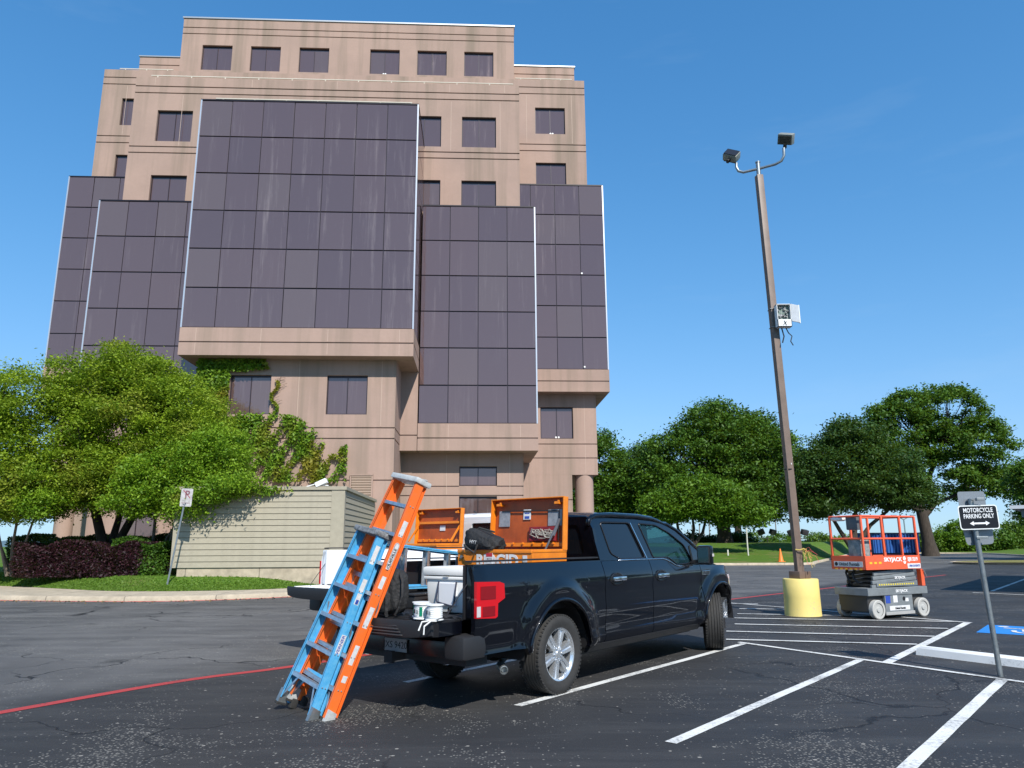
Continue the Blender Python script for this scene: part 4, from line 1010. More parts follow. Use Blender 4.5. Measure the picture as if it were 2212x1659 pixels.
def make_chest(name, label, loc, yaw, w=1.08, d=.66, h=.61, lettering=True):
    """jobsite chest: local x = depth (front of the truck), y = length, lid hinged at +x"""
    c = empty(name, loc, yaw, label, 'tool chest')
    t = .012
    bm = B()
    for a in ((0, t, -w / 2, w / 2, 0, h), (d - t, d, -w / 2, w / 2, 0, h), (t, d - t, -w / 2, -w / 2 + t, 0, h), (t, d - t, w / 2 - t, w / 2, 0, h), (t, d - t, -w / 2 + t, w / 2 - t, 0, .02)): box(bm, *a)
    obj('chest_body', bm, M_ORANGE, c)
    bm = B(); box(bm, -.012, .03, -w / 2 - .004, w / 2 + .004, h - .035, h + .004, .006); box(bm, .03, d, -w / 2 - .006, -w / 2 + .022, h - .03, h + .004, .004); box(bm, .03, d, w / 2 - .022, w / 2 + .006, h - .03, h + .004, .004)
    obj('chest_rim', bm, M_ORANGE, c, smooth=30)
    lid = empty('lid', (d, 0, h), 0, parent=c); lid.rotation_euler = (0, R(4), 0)
    H = .59; D = .085
    bm = B(); box(bm, 0, .008, -w / 2 - .01, w / 2 + .01, 0, H); obj('lid_skin', bm, M_ORANGE_SHADED, lid)
    bm = B(); box(bm, -D, .0, w / 2 - .0, w / 2 + .011, -.01, H); box(bm, -D, .0, -w / 2 - .011, -w / 2 + .0, -.01, H); box(bm, -D, .009, -w / 2 - .011, w / 2 + .011, H, H + .011)
    obj('lid_flange', bm, M_ORANGE, lid)
    bm = B(); prism(bm, [(-w / 2 + .02, .03), (w / 2 - .02, .03), (w / 2 - .02, .075), (-w / 2 + .02, .075)], 'x', -.03, -.008)
    for k in range(6): box(bm, -.05, -.03, -w / 2 + .15 + k * .15, -w / 2 + .165 + k * .15, .055, .08)
    obj('hinge_rail', bm, M_ORANGE, lid)
    for s in (-1, 1):
        bm = B(); box(bm, -.075, -.0, s * (w / 2 - .10) - .035, s * (w / 2 - .10) + .035, H - .075, H - .045, .004); box(bm, -.075, -.045, s * (w / 2 - .10) - .035, s * (w / 2 - .10) - .012, H - .06, H - .03, .003)
        obj('latch_hook', bm, M_ORANGE, lid)
    if lettering:
        bm = B(); tube(bm, [(-.02, w / 2 - .12, H - .13), (-.02, -w / 2 + .10, H - .15), (-.02, -w / 2 + .10, .1)], .008, 5); obj('lid_cable', bm, M_BLACKP, lid)
        bm = B(); tube(bm, [(-.05, -w / 2 + .07, H - .25), (-.28, -w / 2 + .10, -.03)], .012, 8); tube(bm, [(-.05, -w / 2 + .07, H - .25), (-.15, -w / 2 + .08, H - .45)], .018, 8); obj('gas_strut', bm, mat('strut_grey', (.12, .12, .13), .4, .5), lid)
        for (y0, y1, z0, z1, m_) in ((w / 2 - .24, w / 2 - .07, .27, .46, M_PLASTIC_CL), (-w / 2 + .06, -w / 2 + .26, .27, .46, M_PLASTIC_CL), (-.02, .09, .35, .47, M_LABEL)):
            bm = B(); box(bm, -.014, -.009, y0, y1, z0, z1); obj('document_sleeve', bm, m_, lid)
        bm = B(); box(bm, -.0165, -.0145, .0, .07, .36, .39); box(bm, -.0165, -.0145, .0, .07, .42, .43); obj('label_print', bm, M_BLUELABEL, lid)
        bm = B(); box(bm, -.040, -.009, -w / 2 + .13, -w / 2 + .52, .09, .26, .01); po = obj('cable_pouch', bm, mat('red_pouch', (.25, .015, .02), .5, noise=.5, nscale=14), lid)
        bm = B(); r_ = random.Random(3)
        for k in range(9):
            p0 = [(-.05 - .01 * r_.random(), -w / 2 + .17 + .30 * i / 6 + r_.uniform(-.02, .02), .12 + r_.uniform(0, .11)) for i in range(7)]; tube(bm, p0, .007, 5)
        obj('cable_coil', bm, mat('cable_grey', (.30, .28, .24), .6), po)
        T = frame_M((-.004, -.05, h * .80), (0, -1, 0), (0, 0, 1))
        text_obj('chest_lettering', 'RIDGID', .175, M_LABEL, c, T, .004, bold=.007, sx=1.05)
        bm = B(); box(bm, -.010, -.004, .005, .105, h - .155, h - .03); st = obj('warning_sticker', bm, M_LABEL, c)
        bm = B(); box(bm, -.012, -.0105, .01, .10, h - .075, h - .035); obj('sticker_band', bm, mat('sticker_red', (.45, .03, .04), .5), st)
        for k, (s_, z_) in enumerate((('40 V2', h - .10), ('PCL', h - .125))): text_obj('sticker_lettering', s_, .03, M_DARK, st, frame_M((-.011, .055, z_), (0, -1, 0), (0, 0, 1)), .001)
        bm = B(); box(bm, -.008, -.004, -w / 2 + .06, -w / 2 + .12, h - .16, h - .06); obj('small_sticker', bm, M_LABEL, c)
        bm = B(); box(bm, -.011, -.0085, -w / 2 + .055, -w / 2 + .125, h - .175, h - .125); obj('black_sticker', bm, M_DARK, c)
        bm = B(); lathe(bm, [(0, -.02), (.02, -.018), (.024, 0)], 14, Matrix.Translation((-.0, w / 2 - .06, h - .08)) @ Matrix.Rotation(R(-90), 4, 'Y') @ Matrix.Scale(-1, 4, (0, 0, 1))); obj('chest_lock', bm, M_METAL, c, smooth=40)
    else:
        bm = B(); prism(bm, [(-.05, .34), (-.004, .34), (-.004, .385), (-.05, .375)], 'y', -w / 2 + .05, w / 2 - .06); obj('lid_rail', bm, M_ORANGE, lid)
        bm = B(); box(bm, -.012, -.009, -.13, .0, .22, .31); obj('paper_label', bm, M_LABEL, lid)
        for s in (-1, 1):
            bm = B(); bar(bm, (-.05, s * (w / 2 - .03), .30), (-.26, s * (w / 2 - .03), .02), .012, .035); obj('lid_stay', bm, M_ORANGE, lid)
    return c
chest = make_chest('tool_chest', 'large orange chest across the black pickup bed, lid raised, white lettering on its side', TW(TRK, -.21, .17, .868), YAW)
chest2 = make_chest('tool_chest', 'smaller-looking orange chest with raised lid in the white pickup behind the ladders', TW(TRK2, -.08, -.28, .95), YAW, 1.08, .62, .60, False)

def blob_mesh(pts, rad, sub=2, seed=1, jit=.02):
    """crumpled cloth-like body: icosphere scaled to boxy shape"""
    bm = bmesh.new(); bmesh.ops.create_icosphere(bm, subdivisions=sub + 1, radius=1)
    r_ = random.Random(seed)
    for v in bm.verts:
        c = v.co; q = Vector([math.copysign(abs(a) ** .55, a) for a in c])
        k = 1 + .06 * math.sin(9 * c.x + seed) * math.cos(7 * c.z) + r_.uniform(-jit, jit)
        v.co = Vector((q.x * rad[0] * k + pts[0], q.y * rad[1] * k + pts[1], q.z * rad[2] * k + pts[2]))
    return bm
M_CLOTH = mat('black_canvas', (.018, .018, .019), .75, noise=.4, nscale=12, bump=.8, bscale=30)
bag = empty('tool_bag', TW(TRK, -.12, -.03, 1.475), YAW, 'slouched black canvas tool bag on the rim of the lettered orange chest', 'tool bag')
bm = blob_mesh((0, 0, .085), (.14, .24, .12), 3, 4, .03)
for v in bm.verts: v.co.z += .05 * math.sin(v.co.y * 9) * (v.co.z > .05); v.co.z = max(v.co.z, .004)
obj('bag_body', bm, M_CLOTH, bag, smooth=60)
bm = B(); tube(bm, [(-.14, .20, .06), (-.17, .12, .02), (-.165, .02, -.03), (-.16, -.02, .06)], .012, 6); tube(bm, [(-.05, .2, .17), (-.03, .06, .25), (0, -.14, .20)], .012, 6); obj('bag_strap', bm, mat('webbing', (.03, .03, .03), .8), bag)
text_obj('bag_lettering', 'HYT', .055, M_LABEL, bag, frame_M((-.158, .05, .09), (0, -1, -.15), (0, -.15, 1)), .003)
bm = B(); lathe(bm, [(0, 0), (.04, 0), (.045, .05), (.03, .09), (0, .09)], 12, Matrix.Translation((-.02, .28, .03)) @ Matrix.Rotation(R(70), 4, 'X')); obj('bag_tool', bm, M_METAL, bag, smooth=40)

# cooler
M_COOL = mat('cooler_white', (.82, .82, .80), .42, noise=.05, nscale=5)
cl = empty('cooler', TW(TRK, -1.12, .33, .868), YAW + R(3), 'white hard cooler with rope-hung handle beside the tail lamp of the black pickup', 'cooler'); cl.scale = (1.3, 1.16, 1.2)
bm = B(); box(bm, 0, .40, -.26, .26, 0, .30, .03)
for v in bm.verts:
    k = 1 - .07 * (1 - v.co.z / .3); v.co.x = .2 + (v.co.x - .2) * k; v.co.y *= k
obj('cooler_body', bm, M_COOL, cl, smooth=40)
bm = B(); box(bm, -.02, .42, -.28, .28, .302, .375, .022); box(bm, -.012, .412, -.272, .272, .27, .298, .01); obj('cooler_lid', bm, M_COOL, cl, smooth=40)
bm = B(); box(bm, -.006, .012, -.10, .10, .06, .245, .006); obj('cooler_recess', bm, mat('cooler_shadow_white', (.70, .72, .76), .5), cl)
bm = B(); tube(bm, [(-.002, .10, .255), (-.03, .10, .12), (-.035, .09, .09), (-.035, -.09, .06), (-.03, -.10, .09), (-.002, -.10, .255)], .007, 6); obj('rope_handle', bm, mat('navy_rope', (.03, .035, .06), .6), cl)
bm = B(); lathe(bm, [(0, -.015), (.016, -.015), (.018, 0)], 10, Matrix.Translation((-.002, -.02, .03)) @ Matrix.Rotation(R(90), 4, 'Y') @ Matrix.Scale(-1, 4, (0, 0, 1)) ); obj('drain_plug', bm, M_BLACKP, cl)
bm = B(); box(bm, -.024, -.018, -.03, .03, .30, .306); obj('lid_seam', bm, M_DARK, cl)

# wire spools on the tailgate
M_SPOOL = mat('spool_white', (.74, .76, .76), .35, noise=.1, nscale=10); M_GREEN = mat('green_wire', (.005, .22, .12), .3, noise=.4, nscale=40)
def spool(loc, label, core, text=None):
    s = empty('wire_spool', loc, YAW, label, 'spool', 'wire spools on the tailgate')
    bm = B()
    lathe(bm, [(0, 0), (.082, 0), (.085, .006), (.082, .012), (.058, .022)], 28); lathe(bm, [(.058, .118), (.082, .128), (.085, .134), (.082, .14), (0, .14)], 28)
    obj('spool_flange', bm, M_SPOOL, s, smooth=35)
    bm = B(); lathe(bm, [(.060, .018)] + [(.073 + (.0025 if k % 2 else 0), .02 + k * .0085) for k in range(12)] + [(.060, .122)], 28); obj('wound_wire', bm, core, s, smooth=30)
    if text:
        lab = B()
        for k in range(8):
            a0, a1 = R(180 + k * 9 - 60), R(189 + k * 9 - 60); quad(lab, [(.078 * math.cos(a0), .078 * math.sin(a0), .035), (.078 * math.cos(a1), .078 * math.sin(a1), .035), (.078 * math.cos(a1), .078 * math.sin(a1), .105), (.078 * math.cos(a0), .078 * math.sin(a0), .105)])
        lb = obj('spool_label', lab, M_LABEL, s)
        bm = B()
        for k in range(5):
            a0 = R(180 - 25 + k * 3.4); box(bm, -.001, .001, -.0012, .0012, -.015, .02, 0, Matrix.Translation((.0788 * math.cos(a0), .0788 * math.sin(a0), .07)) @ Matrix.Rotation(a0, 4, 'Z'))
        for k in range(3): box(bm, -.0008, .0008, -.014, .014, -.002, .002, 0, Matrix.Translation((-.0788, -.012, .055 + k * .012)))
        obj('label_print', bm, M_DARK, lb)
    return s
spool(TW(TRK, -1.66, .52, .866), 'white wire spool with a green label stripe, middle of the three on the tailgate', M_SPOOL, 1)
spool(TW(TRK, -1.68, .70, .866), 'white wire spool nearest the tailgate corner, printed label facing out', M_SPOOL, 1)
spool(TW(TRK, -1.53, .37, .866), 'green wire spool half hidden behind the two white ones', M_GREEN)
gb = [o for o in bpy.data.objects if o.name == 'wire_spool'][0]
bm = B(); lathe(bm, [(.0785, .03), (.0785, .11)], 3, None); bm.free(); bm = B()
for k in range(3):
    a0, a1 = R(205 + k * 7), R(212 + k * 7); quad(bm, [(.079 * math.cos(a0), .079 * math.sin(a0), .03), (.079 * math.cos(a1), .079 * math.sin(a1), .03), (.079 * math.cos(a1), .079 * math.sin(a1), .112), (.079 * math.cos(a0), .079 * math.sin(a0), .112)])
obj('green_stripe', bm, M_GREEN, gb)
bm = B(); tube(bm, [TW(TRK, -1.80, .84, .875), TW(TRK, -1.86, .83, .88), TW(TRK, -1.93, .82, .84), TW(TRK, -1.935, .82, .77)], .007, 6)
tube(bm, [TW(TRK, -1.78, .78, .875), TW(TRK, -1.90, .76, .872), TW(TRK, -1.935, .755, .80)], .007, 6)
tag(obj('string_end', bm, mat('white_string', (.7, .7, .68), .7)), 'pale knotted string ends hanging over the black tailgate corner', 'string')
for nm, a, b in (('gate', 0, 0),):
    bm = B(); tube(bm, [TW(TRK, -.80, .60, 1.05), TW(TRK, -1.3, .72, .90), TW(TRK, -1.86, .80, .872)], .004, 5)
    tag(obj('cord', bm, M_BLACKP), 'thin dark cord running from the cooler to the tailgate corner', 'cord')

# backpack on the tailgate, behind the orange ladder
bp = empty('backpack', TW(TRK, -1.58, -.02, .868), YAW, 'black backpack standing on the tailgate behind the orange stepladder', 'backpack')
bm = blob_mesh((.02, .0, .22), (.11, .17, .215), 3, 9, .02)
for v in bm.verts: v.co.z = max(.004, v.co.z); v.co.x += .06 * (v.co.z > .3) * (v.co.z - .3) * 2
obj('pack_body', bm, M_CLOTH, bp, smooth=60)
bm = blob_mesh((-.09, .02, .13), (.05, .13, .11), 2, 5, .02); 
for v in bm.verts: v.co.z = max(.006, v.co.z)
obj('pack_pocket', bm, M_CLOTH, bp, smooth=60)
bm = B()
tube(bm, [(.0, -.14, .40), (-.04, -.22, .33), (-.05, -.235, .2), (-.06, -.20, .08), (-.07, -.16, .01)], .014, 6); tube(bm, [(-.09, -.06, .36), (-.13, -.10, .2), (-.12, -.09, .02), (-.14, -.12, .01)], .018, 6)
obj('pack_strap', bm, M_CLOTH, bp, smooth=60)

# ---------------------------------------------------------------- stepladders (local x across, y towards the back, z up along the rails)
M_BLUEFG = mat('blue_fibreglass', (.055, .33, .62), .38, noise=.25, nscale=22, ncol=(.13, .42, .66))
M_ORFG = mat('orange_fibreglass', (.86, .155, .02), .35, noise=.2, nscale=16, ncol=(.78, .17, .04))
M_CAPGREY = mat('paint_spattered_cap', (.075, .08, .085), .6, noise=.8, nscale=26, ncol=(.34, .35, .36))
M_CAPWHITE = mat('pale_cap', (.55, .56, .55), .5, noise=.4, nscale=14, ncol=(.34, .35, .35))
def channel(bm, p, q, w, d, t, open_, upv):
    """C-section rail from p to q; web w deep (along upv), flanges d long towards open_"""
    p = Vector(p); q = Vector(q); ax = (q - p).normalized(); u = Vector(upv); o = Vector(open_)
    sec = [(-w / 2, 0), (w / 2, 0), (w / 2, d), (w / 2 - t, d), (w / 2 - t, t), (-w / 2 + t, t), (-w / 2 + t, d), (-w / 2, d)]
    a = [bm.verts.new(p + u * s[0] + o * s[1]) for s in sec]; b = [bm.verts.new(q + u * s[0] + o * s[1]) for s in sec]
    for i in range(8): bm.faces.new((a[i], a[(i + 1) % 8], b[(i + 1) % 8], b[i]))
    for r in (a, b):
        bm.faces.new((r[0], r[1], r[4], r[5])); bm.faces.new((r[1], r[2], r[3], r[4])); bm.faces.new((r[5], r[6], r[7], r[0]))
def make_ladder(name, label, Ln, wb, wt, nsteps, m, capm, brand=None, dark=False, foot=True, group=None):
    l = empty(name, label=label, cat='stepladder', group=group); dk = .0075 if dark else 0
    hw = lambda z: (wb + (wt - wb) * z / Ln) / 2
    d = .100 if dark else .088
    for s in (-1, 1):
        bm = B(); channel(bm, (s * hw(.05), 0, .05), (s * hw(Ln - .04), 0, Ln - .04), d, .032, .005, (-s, 0, 0), (0, 1, 0)); obj('front_rail', bm, m, l)
        bm = B(); bar(bm, (s * (hw(.05) - .021), -d / 2 - .0006, .12), (s * (hw(Ln - .04) - .021), -d / 2 - .0006, Ln - .08), .0045, .0012, up=(0, 1, 0)); obj('rail_groove', bm, M_DARK, l)
        bm = B(); channel(bm, (s * (hw(.02) - .045), .072, .02 if foot else .04), (s * (hw(Ln) - .035), .072, Ln - .06), .055, .028, .005, (s, 0, 0), (0, 1, 0)); obj('rear_rail', bm, m, l)
        # feet
        bm = B(); prism(bm, [(-.05, -.005), (.05, -.005), (.046, .11), (-.046, .13)], 'x', s * hw(.0) - .022, s * hw(0) + .022); obj('front_foot', bm, M_METAL if not dark else M_CAPWHITE, l)
        bm = B(); box(bm, s * hw(.0) - .026, s * hw(0) + .026, -.055, .055, -.018, .006, .006); obj('foot_pad', bm, M_RUBBER, l)
        bm = B(); box(bm, s * (hw(0) - .045) - .03, s * (hw(0) - .045) + .03, .07, .14, -.018, .07, .01); obj('rear_foot', bm, M_RUBBER, l, smooth=40)
        # bracing from the lowest step to the rails
        bm = B(); z1 = Ln / (nsteps + 1)
        bar(bm, (s * (hw(.08) - .02), -.035, .07), (s * (hw(z1) - .13), -.02, z1 - .02), .022, .004, up=(0, 1, 0)); obj('knee_brace', bm, M_ALU, l)
        bm = B(); bar(bm, (s * (hw(Ln * .56) - .006), .01, Ln * .56), (s * (hw(Ln * .5) - .02), .10, Ln * .42), .018, .004, up=(s, 0, 0)); obj('spreader', bm, M_ALU, l)
    for k in range(nsteps):
        z = (k + 1) * Ln / (nsteps + 1) * 1.0
        bm = B(); w = hw(z) - .004
        box(bm, -w, w, -.036, .036, z - .004, z + .002); box(bm, -w, w, -.040, -.036, z - .030, z + .004); box(bm, -w, w, .036, .040, z - .030, z + .004)
        for j in range(4): box(bm, -w, w, -.026 + j * .016, -.021 + j * .016, z + .002, z + .005)
        obj('step', bm, M_ALU, l)
    for k in range(3):
        z = (k + .7) * Ln / 3.6; bm = B(); box(bm, -hw(z) + .045, hw(z) - .045, .086, .098, z - .022, z + .022); obj('rear_brace', bm, M_ALU if k else m, l)
    bm = B(); box(bm, -wt / 2 - .022, wt / 2 + .022, -.075, .125, Ln - .055, Ln, .014); 
    box(bm, -wt / 2 - .02, wt / 2 + .02, .03, .06, Ln, Ln + .012, .004); cap = obj('top_cap', bm, capm, l, smooth=40)
    # rivets on the outer face of the rails
    bm = B()
    for s in (-1, 1):
        for k in range(nsteps):
            z = (k + 1) * Ln / (nsteps + 1)
            for y in (-.018, .018): lathe(bm, [(0, .006), (.006, .004), (.008, 0)], 8, Matrix.Translation((s * (hw(z) + .001), y, z)) @ Matrix.Rotation(R(90 * s), 4, 'Y'))
    obj('rivet', bm, M_ALU, l)['kind'] = 'stuff'
    return l, hw
def place_between(l, base, top, turn=0):
    r = Vector((math.cos(.6729), -math.sin(.6729), 0)); r = (Matrix.Rotation(turn, 3, 'Z') @ r)
    z = (top - base).normalized(); x = (r - z * r.dot(z)).normalized(); y = z.cross(x)
    l.matrix_world = Matrix(((x.x, y.x, z.x, base.x), (x.y, y.y, z.y, base.y), (x.z, y.z, z.z, base.z), (0, 0, 0, 1)))
def place_ladder(l, base, th, twist=0):
    """base world point, th lean angle; ladder width along the truck's width, leaning towards the truck"""
    f = Vector((math.sin(.6729), math.cos(.6729), 0)); r = Vector((math.cos(.6729), -math.sin(.6729), 0))
    x = (r * math.cos(twist) + f * math.sin(twist)).normalized(); ff = Vector((0, 0, 1)).cross(x)
    z = ff * math.cos(th) + Vector((0, 0, 1)) * math.sin(th); y = z.cross(x)
    l.matrix_world = Matrix(((x.x, y.x, z.x, base.x), (x.y, y.y, z.y, base.y), (x.z, y.z, z.z, base.z), (0, 0, 0, 1)))
lb, hwb = make_ladder('stepladder', 'blue fibreglass stepladder with spattered black cap leaning in front of the orange one', 1.80, .60, .40, 5, M_BLUEFG, M_CAPGREY)
place_between(lb, TW(TRK, -2.25, -.53, .022), TW(TRK, -1.68, -.19, 1.70), R(-5))
lo_, hwo = make_ladder('stepladder', 'tall orange fibreglass stepladder with pale cap leaning on the black tailgate', 2.38, .68, .42, 7, M_ORFG, M_CAPWHITE, dark=True)
place_between(lo_, TW(TRK, -2.17, -.44, .022), TW(TRK, -1.42, .07, 2.23), R(-4))
def side_label(l, hw, z, w, h, m, s=1, y=0):
    bm = B(); box(bm, 0, .0022, y - w / 2, y + w / 2, z - h / 2, z + h / 2, 0, Matrix.Translation((s * (hw(z)) + .0005, 0, 0))); return obj('rail_sticker', bm, m, l)
def side_text(l, hw, z, s_, size, m, y=0, dx=.0035, sx=1):
    # reads up the outer face of the right-hand rail
    return text_obj('rail_lettering', s_, size, m, l, frame_M((hw(z) + dx, y, z), (0, 0, 1), (0, -1, 0)), .001, bold=.001, sx=sx)
for z, h, w in ((1.52, .27, .05), (1.24, .16, .05), (1.12, .12, .05)): side_label(lb, hwb, z, w, h, M_LABEL)
st = side_label(lb, hwb, .66, .052, .25, M_LABEL); side_text(lb, hwb, .68, 'WERNER', .042, M_BLUELABEL, sx=1.2)
side_label(lb, hwb, 1.10, .03, .04, M_BLUELABEL, 1.0).location.x = .003
for z, h, w in ((1.82, .22, .055), (.92, .30, .055), (.58, .26, .05), (1.30, .14, .05), (.40, .06, .05)): side_label(lo_, hwo, z, w, h, M_LABEL)
def stadium(w, h, n=8):
    r = w / 2; return [(r * math.cos(a), h / 2 - r + r * math.sin(a)) for a in [math.pi * k / n for k in range(n + 1)]] + [(r * math.cos(a), -h / 2 + r + r * math.sin(a)) for a in [math.pi + math.pi * k / n for k in range(n + 1)]]
bm = B(); prism(bm, [(p[0], p[1] + 1.54) for p in stadium(.058, .34)], 'x', hwo(1.54) + .001, hwo(1.54) + .003); obj('badge', bm, M_LABEL, lo_)
bm = B(); prism(bm, [(p[0], p[1] + 1.54) for p in stadium(.050, .332)], 'x', hwo(1.54) + .003, hwo(1.54) + .0042); obj('badge_outline', bm, M_DARK, lo_)
bm = B(); prism(bm, [(p[0], p[1] + 1.54) for p in stadium(.043, .325)], 'x', hwo(1.54) + .0042, hwo(1.54) + .0054); obj('badge_face', bm, M_LABEL, lo_)
side_text(lo_, hwo, 1.54, 'LOUISVILLE', .042, M_DARK, dx=.0065, sx=1.05)
# third stepladder lying on its side in the bed
l3, hw3 = make_ladder('stepladder', 'blue stepladder lying on its side in the black pickup bed, paint-splashed rails', 1.75, .50, .37, 4, M_BLUEFG, M_CAPGREY)
_f = Vector((math.sin(.6729), math.cos(.6729), 0)); _rr = Vector((math.cos(.6729), -math.sin(.6729), 0))
z3 = (_f * 1.0 + Vector((0, 0, -.06))).normalized(); x3 = Vector((0, 0, -1)) - z3 * Vector((0, 0, -1)).dot(z3); x3.normalize(); y3 = z3.cross(x3)
b3 = TW(TRK, -1.24, -.56, 1.32)
l3.matrix_world = Matrix(((x3.x, y3.x, z3.x, b3.x), (x3.y, y3.y, z3.y, b3.y), (x3.z, y3.z, z3.z, b3.z), (0, 0, 0, 1)))
crate = empty('storage_tote', TW(TRK, -.95, -.52, .868), YAW, 'black plastic tote in the pickup bed under the blue ladder lying on its side', 'tote')
bm = B(); box(bm, 0, .70, -.20, .20, 0, .13, .015); obj('tote_body', bm, M_BLACKP, crate, smooth=40)
bm = B(); box(bm, -.012, .712, -.212, .212, .131, .148, .006); obj('tote_lid', bm, M_BLACKP, crate, smooth=40)
# leaf blower tank in the white truck's bed
jg = empty('equipment_case', TW(TRK2, -1.02, -.66, .86, 1.08), YAW, 'dark case with an orange-red strap standing in the white pickup bed', 'case')
bm = B(); box(bm, 0, .30, -.13, .13, 0, .30, .04); obj('case_body', bm, mat('dark_case', (.03, .022, .05), .4), jg, smooth=40)
bm = B(); tube(bm, [(-.01, .05, .31), (-.015, .05, .16), (-.03, -.04, .12), (-.03, -.05, .0)], .018, 6); obj('case_strap', bm, mat('strap_red', (.75, .10, .04), .4), jg)

# ---------------------------------------------------------------- light pole on its yellow base
cb = empty('pole_base', (6.23, 16.58, 0), 0, 'cracked yellow painted concrete base carrying the brown light pole', 'concrete base')
bm = B(); lathe(bm, [(.385, -.02), (.375, .02), (.370, .38), (.366, .745), (.35, .765), (0, .77)], 48); obj('base_cylinder', bm, M_YELLOW, cb, smooth=40)
lp = empty('light_pole', (6.23, 16.58, .77), 0, 'tall square brown light pole with two floodlights and an open white box', 'light pole')
M_BROWN = mat('brown_pole_paint', (.20, .145, .115), .5, noise=.25, nscale=4, bump=.03)
PM = Matrix.Rotation(R(-1.05), 4, 'Y')
def pole(x, y, z): return PM @ Vector((x, y, z))
bm = B(); box(bm, -.076, .076, -.076, .076, .08, 9.52, .008, PM @ Matrix.Rotation(R(8), 4, 'Z')); obj('pole_shaft', bm, M_BROWN, lp, smooth=30)
bm = B(); box(bm, -.17, .17, -.15, .15, .0, .15, .01, Matrix.Rotation(R(27), 4, 'Z')); obj('base_cover', bm, mat('base_cover_paint', (.14, .095, .075), .6), lp, smooth=30)
bm = B(); box(bm, .0, .012, -.02, .02, .16, .167); box(bm, -.002, .002, -.155, .155, .0, .152, 0, Matrix.Rotation(R(27), 4, 'Z')); obj('cover_joint', bm, M_DARK, lp)
top = pole(0, 0, 9.5)
def off(x, y, z): return top + Vector((x, y, z))
bm = B(); tube(bm, [off(0, 0, -.05), off(0, 0, .36)], .05, 10); tube(bm, [off(0, 0, .36), off(0, 0, .385)], .06, 10)
tube(bm, [off(-.45, .22, .48), off(-.46, .22, .36), off(-.42, .20, .25), off(-.32, .15, .19), off(0, 0, .20), off(.34, -.22, .20), off(.46, -.30, .24), off(.52, -.34, .36), off(.53, -.34, .56)], .034, 8)
obj('twin_arm', bm, M_METAL, lp, smooth=50)
M_LAMP = mat('lamp_bronze', (.27, .28, .25), .45, .1, noise=.3, nscale=9)
def floodlight(p, head, tilt, side):
    K_ = 1.05
    h = obj('floodlight', box(B(), -.17, .17, -.07, .10, -.12, .12, .02), M_LAMP, lp, smooth=35)
    h.location = p; h.rotation_euler = (R(tilt[0]), R(tilt[1]), R(head)); h.scale = (K_,) * 3
    bm = B(); box(bm, -.155, .155, .10, .118, -.105, .105, .004); obj('lens_frame', bm, mat('lamp_dark', (.02, .02, .025), .25), h)
    bm = B()
    for k in range(6): box(bm, -.15, .15, -.10, -.072, -.1 + k * .036, -.092 + k * .036)
    obj('cooling_fins', bm, M_DARK, h)
    bm = B(); bar(bm, (0, -.02, -.12), (0, -.02, -.21), .06, .09, up=(0, 1, 0), bev=.01); obj('knuckle', bm, M_DARK, h)
floodlight(off(-.56, .22, .66), 150, (35, -28), -1); floodlight(off(.60, -.34, .80), -35, (38, 22), 1)
# white equipment box with its door swung open
bx0 = pole(.0, 0, 5.6)
eb = empty('control_box', (6.23 + bx0.x, 16.58 + bx0.y, .77 + bx0.z), R(0), 'white control box strapped high on the brown light pole, its door hanging open', 'control box')
bm = B()
X0, X1, Yf, Yb = -.02, .30, -.30, -.12
for a in ((X0, X1, Yb - .01, Yb, 0, .54), (X0, X0 + .012, Yf, Yb, 0, .54), (X1 - .012, X1, Yf, Yb, 0, .54), (X0, X1, Yf, Yb, 0, .012), (X0, X1, Yf, Yb, .528, .54), (X0, X1, Yf + .0, Yf + .02, 0, .17)): box(bm, *a)
obj('box_shell', bm, M_WHITE, eb)
bm = B(); box(bm, X0 + .02, X1 - .02, Yf + .09, Yf + .11, .18, .52); cb2 = obj('circuit_board', bm, mat('board_green', (.02, .10, .06), .5, noise=.9, nscale=30, ncol=(.35, .36, .36)), eb)
bm = B(); r_ = random.Random(5)
for k in range(14):
    x = r_.uniform(X0 + .04, X1 - .07); z = r_.uniform(.2, .47); box(bm, x, x + r_.uniform(.02, .06), Yf + .05, Yf + .09, z, z + r_.uniform(.015, .05))
obj('terminal_block', bm, mat('terminal_dark', (.04, .045, .05), .4, noise=.9, nscale=20, ncol=(.5, .5, .5)), eb)
bm = B(); box(bm, 0, .26, -.012, .012, .06, .48, .01); dr = obj('box_door', bm, mat('door_grey', (.50, .53, .56), .4, noise=.2, nscale=9), eb); dr.location = (X1, Yf, .06); dr.rotation_euler = (0, 0, R(28))
bm = B(); box(bm, .25, .275, -.014, .014, .05, .49, .004); obj('door_edge', bm, M_WHITE, dr)
bm = B(); bar(bm, (-.02, -.01, .07), (.06, -.01, .15), .012, .003, up=(0, 1, 0)); bar(bm, (.05, -.01, .06), (.0, -.01, .17), .012, .003, up=(0, 1, 0)); o = obj('star_mark', bm, M_DARK, eb); o.location = (X0 + .14, Yf - .002, -.03)
bm = B(); tube(bm, [(X1 - .1, Yb - .05, .0), (X1 - .05, Yb - .05, -.12), (X1 + .02, Yb - .06, -.2), (X1 - .02, Yb - .06, -.32), (X1 + .03, Yb - .06, -.42)], .012, 6); tube(bm, [(X1 - .2, Yb - .05, .0), (X1 - .16, Yb - .05, -.2), (X1 - .2, Yb - .03, -.35)], .015, 6); obj('box_cable', bm, M_BLACKP, eb)
bm = B(); box(bm, -.10, .10, -.10, .10, .49, .50, 0, Matrix.Translation((0, 0, 0))); box(bm, -.10, .10, -.10, .10, .05, .06); obj('strap', bm, M_METAL, eb)
